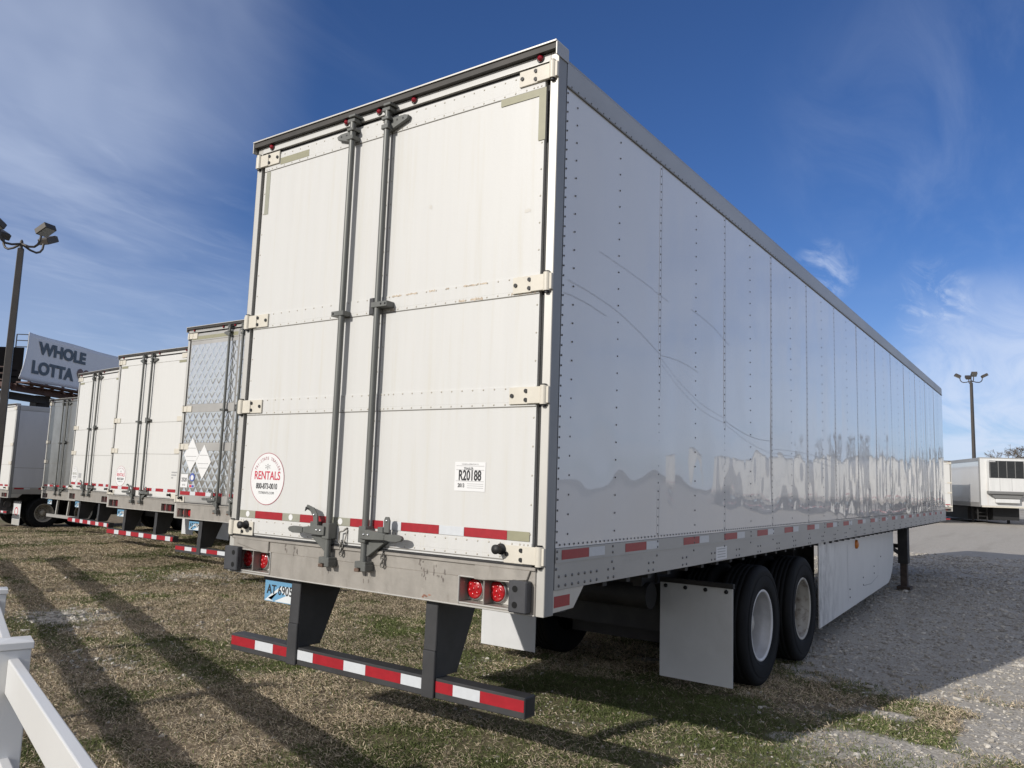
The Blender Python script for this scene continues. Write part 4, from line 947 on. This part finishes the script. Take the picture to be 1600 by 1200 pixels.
# ------------------------------------------------------------------ fence
fp = [(4.60, -3.22, .99), (2.20, -2.54, .98), (-.20, -1.83, .97), (-2.33, -1.03, .89), (-4.45, -.27, .84), (-6.6, .55, .80), (-8.8, 1.35, .76), (-11.0, 2.15, .72), (-13.2, 2.95, .68)]
fe = empty('rail_fence', (fp[2][0], fp[2][1], float(ground_z(fp[2][0], fp[2][1]))))
tag(fe, 'white vinyl post and rail fence at the lower left', 'fence')
FO = Vector(fe.location)
for i, (x, y, z) in enumerate(fp):
    d = Vector((fp[min(i+1, len(fp)-1)][0]-fp[max(i-1, 0)][0], fp[min(i+1, len(fp)-1)][1]-fp[max(i-1, 0)][1], 0)).normalized(); n = Vector((-d.y, d.x, 0)); P = Vector((x, y, 0))-FO
    m = MB(); m.obox(P+Vector((0, 0, -.4)), P+Vector((0, 0, z-.045)), .127, .127, 'vinyl', n); po = m.build('fence_post', fe, .004)
    c = MB(); hw = .071
    a = [P+d*sx*hw+n*sy*hw+Vector((0, 0, z-.045)) for sx, sy in ((-1, -1), (1, -1), (1, 1), (-1, 1))]; b_ = [q+Vector((0, 0, .030)) for q in a]; ap = [P+(q-P)*.0+Vector((0, 0, z-.006)) for q in a[:1]]
    b_ = [q for q in b_]; c.add(a+b_+ap, [(3, 2, 1, 0)]+[(k, (k+1) % 4, 4+(k+1) % 4, 4+k) for k in range(4)]+[(4+k, 4+(k+1) % 4, 8) for k in range(4)], 'vinyl'); c.build('post_cap', po, .003)
for (xa, ya, za), (xb, yb, zb) in zip(fp, fp[1:]):
    a, b_ = Vector((xa, ya, 0))-FO, Vector((xb, yb, 0))-FO; d = (b_-a).normalized()
    for dz in (-.150, -.545):
        m = MB(); m.obox(a+d*.0640+Vector((0, 0, za+dz)), b_-d*.0640+Vector((0, 0, zb+dz)), .040, .140, 'vinyl'); m.build('rail', fe, .005, 2)

# ------------------------------------------------------------------ lamp posts
def make_lamp(loc, rz, h):
    T = empty('lamp_post', loc, rz)
    p = MB(); s0, s1 = .115, .085
    v = [(a*s0, b*s0, 0) for a, b in ((-1, -1), (1, -1), (1, 1), (-1, 1))]+[(a*s1, b*s1, h) for a, b in ((-1, -1), (1, -1), (1, 1), (-1, 1))]
    p.add(v, [(3, 2, 1, 0), (4, 5, 6, 7)]+[(k, (k+1) % 4, 4+(k+1) % 4, 4+k) for k in range(4)], 'bronze'); p.build('pole', T, .012)
    q = MB(); q.tube([(0, 0, h), (0, 0, h+.22)], .05, 'bronze', 10); q.tube([(0, 0, h+.22), (0, 0, h+.28)], [.05, .02], 'bronze', 10); q.build('pole_top', T)
    for k in range(4):
        a = k*PI/2+PI/4; dx, dy = math.cos(a), math.sin(a); A = MB()
        pts = [(dx*r, dy*r, h+z) for r, z in ((.03, .14), (.32, .04), (.54, .02), (.67, .08), (.75, .20), (.77, .38))]
        A.tube(pts, .035, 'bronze', 8); ar = A.build('lamp_arm', T)
        H = MB(); c = Vector((dx*.80, dy*.80, h+.47)); t = math.radians(28); fw = Vector((dx*math.cos(t), dy*math.cos(t), math.sin(t))); up = Vector((-dx*math.sin(t), -dy*math.sin(t), math.cos(t))); sd = fw.cross(up)
        bx = lambda p0, l, w_, hh, m: H.add([p0+fw*(l*i)+sd*(w_*j)+up*(hh*kk) for i in (-.5, .5) for j in (-.5, .5) for kk in (-.5, .5)], [(0, 1, 3, 2), (4, 6, 7, 5), (0, 4, 5, 1), (2, 3, 7, 6), (0, 2, 6, 4), (1, 5, 7, 3)], m)
        bx(c+fw*.14, .44, .40, .19, 'bronze'); bx(c+fw*.14+up*.105, .38, .34, .025, 'bronze')
        hd = H.build('lamp_head', ar, .02)
        G = MB(); H = G; bx(c+fw*.14-up*.098, .38, .34, .008, 'lampglass'); G.build('lamp_lens', hd)
    return T
lz = -.40
lampL = make_lamp((-22.9, 7.25, lz), math.radians(62), 8.35-lz)
tag(lampL, 'tall bronze lamp post with four floodlight heads at the left, beside the billboard', 'lamp post', 'lamp posts in the lot')
lampR = make_lamp((-2.2, 66.5, -.05), math.radians(62), 10.42)
tag(lampR, 'small distant four-headed lamp post behind the refrigerated trailer at the right', 'lamp post', 'lamp posts in the lot')

# ------------------------------------------------------------------ billboard
B0 = Vector((-50.1, 19.2, 0)); Bt = (Vector((-55.5, 28.3, 0))-B0).normalized(); Bn = Vector((Bt.y, -Bt.x, 0))
bb = empty('billboard', (B0.x+Bt.x*5, B0.y+Bt.y*5, -.9)); BO = Vector(bb.location)
tag(bb, 'large V shaped billboard reading WHOLE LOTTA on dark iron framework', 'billboard')
P = lambda u, z, n=0: B0+Bt*u+Bn*n+Vector((0, 0, z))-BO
m = MB(); cols = 40; rows = 12; zb, zt = 6.95, 10.0; v = []
for i in range(cols+1):
    for j in range(rows+1):
        t = j/rows; q = (i/cols)
        left = .02-.62*(1-t)**2.2; u = left+(11.4-left)*q**1.3; cur = .55*math.exp(-((u-left)/.35))*(1-t*.4)
        v.append(P(u, zb+(zt-zb)*t-.02*math.sin(u), .02+cur*.35))
m.add(v, [(i*(rows+1)+j, (i+1)*(rows+1)+j, (i+1)*(rows+1)+j+1, i*(rows+1)+j+1) for i in range(cols) for j in range(rows)], 'banner', True)
k0 = len(m.v)
m.build('banner', bb).modifiers.new('thick', 'SOLIDIFY').thickness = .03
m = MB()
m.text_fit('WHOLE', 1.12, 6.16, 8.78, 9.62, P(0, 0, .06), Bt, Z, 'slate', .05); m.text_fit('LOTTA', .70, 4.98, 7.46, 8.33, P(0, 0, .06), Bt, Z, 'slate', .05)
m.build('lettering', bb)
m = MB(); hp = []
for k in range(40):
    a = 2*PI*k/40; hp.append((16*math.sin(a)**3*.043, (13*math.cos(a)-5*math.cos(2*a)-2*math.cos(3*a)-math.cos(4*a))*.042))
m.prism(hp, P(6.02, 7.95, .06), Bt, Z, Bn, .01, 'brown'); m.build('heart_sign', bb)
m = MB()
m.obox(P(-.4, 6.75, .35), P(12, 6.75, .35), .9, .10, 'iron'); m.obox(P(-.3, 6.45, -.3), P(12, 6.45, -.3), .35, .45, 'iron'); m.obox(P(-.2, 6.0, -1.2), P(12, 6.0, -1.2), .35, .45, 'iron_d')
for k in range(7): m.obox(P(1.0+1.7*k, 6.78, -.25), P(1.0+1.7*k, 9.9, -.25), .12, .16, 'iron_d')
for z in (7.4, 8.4, 9.5): m.obox(P(.6, z, -.1), P(11.2, z, -.1), .08, .14, 'iron_d')
for k in range(12): m.obox(P(.1+1.0*k, 6.55, .7), P(.1+1.0*k, 6.55, -1.8), .08, .12, 'iron')
m.build('catwalk', bb)
# the second face, seen from behind, closes the V
Q0 = B0+Bn*-.4; Q1 = B0+Vector((-10.8, 4.0, 0))*0+Vector((-9.0, -6.6, 0))
m = MB(); Qd = (Q1-Q0).normalized(); Qn = Vector((Qd.y, -Qd.x, 0))
Q = lambda u, z, n=0: Q0+Qd*u+Qn*n+Vector((0, 0, z))-BO
m.obox(Q(-.28, 7.85, 0), Q(11.2, 7.85, 0), .08, 2.3, 'iron_k')
for k in range(9): m.obox(Q(.6+1.3*k, 6.6, .12), Q(.6+1.3*k, 8.95, .12), .14, .12, 'iron_k'); m.obox(Q(.6+1.3*k, 6.6, -.12), Q(.6+1.3*k, 8.95, -.12), .14, .12, 'iron_d')
for z in (6.9, 7.3, 7.7): m.obox(Q(.3, z, .3), Q(11, z, .3), .05, .07, 'iron'); m.obox(Q(.3, z, -.3), Q(11, z, -.3), .05, .07, 'iron')
m.obox(Q(.0, 6.55, .4), Q(11.3, 6.55, .4), .8, .3, 'iron'); m.obox(Q(.0, 6.55, -.5), Q(11.3, 6.55, -.5), .8, .3, 'iron')
m.build('rear_panel', bb)
m = MB()
for k in range(2):
    m.obox(Q(-.5+.75*k, 8.95, 0), Q(-.5+.75*k, 9.85, 0), .05, .05, 'iron_d')
for z in (9.05, 9.45, 9.84): m.obox(Q(-.5, z, 0), Q(.25, z, 0), .05, .05, 'iron_d')
m.build('railing', bb)
m = MB(); m.obox(P(4, -.5, -1.5)+Vector((0, 0, 0)), P(4, 6.3, -1.5), .9, .9, 'iron_d'); m.obox(P(-6, 5.35, -2.5), P(12, 5.35, -2.5), .25, .16, 'iron_d'); m.obox(P(0, 5.75, -1.0), P(0, 4.8, -1.0), .14, .14, 'iron_d'); m.build('column', bb)

# ------------------------------------------------------------------ bare trees
def make_tree(seed, H, name='bare_tree'):
    rr = random.Random(seed); T = empty(name, (0, 0, 0)); tk = MB(); cr = MB(); cnt = [0]
    def grow(p, d, ln, r, lev):
        pts = [p]; q = p.copy(); dd = d.copy()
        for k in range(3):
            dd = (dd+Vector((rr.gauss(0, .13), rr.gauss(0, .13), rr.gauss(.03, .09)))).normalized(); q = q+dd*ln/3; pts.append(q.copy())
        (tk if lev == 0 else cr).tube(pts, [r, r*.86, r*.74, r*.6], 'bark', 7 if lev < 2 else (4 if lev < 4 else 3), False)
        if lev >= 7: return
        for k in range(3 if lev else 7):
            a = rr.random()*2*PI; sp = rr.uniform(.4, 1.0); ax = dd.orthogonal().normalized(); ax = Matrix.Rotation(a, 3, dd) @ ax
            nd = (dd*math.cos(sp)+ax*math.sin(sp)); i0 = rr.choice((1, 2, 3, 3)) if lev else rr.choice((2, 3))
            grow(pts[i0], nd, ln*rr.uniform(.58, .82), max(r*rr.uniform(.45, .62), .02), lev+1)
    grow(Vector((0, 0, 0)), Vector((0, 0, 1)), H*.3, H*.026, 0)
    tk.build('trunk', T); cr.build('crown', T); return T
tr1 = make_tree(3, 9.9); tr1.location = (-2.2, 118, -.1); tag(tr1, 'bare winter tree rising above the refrigerated trailer at the right edge', 'tree', 'bare trees beyond the lot')
for k, (x, y, sc, rz, lab) in enumerate(((12, 118, 1.0, 1.1, 'bare winter tree past the right edge, first beyond the visible one'), (24, 112, 1.15, 2.3, 'bare winter tree past the right edge, second beyond the visible one'),
                                         )):
    c = copy_tree(tr1); c.location = (x, y, -.1); c.scale = (sc, sc, sc); c.rotation_euler = (0, 0, rz); c['label'] = lab
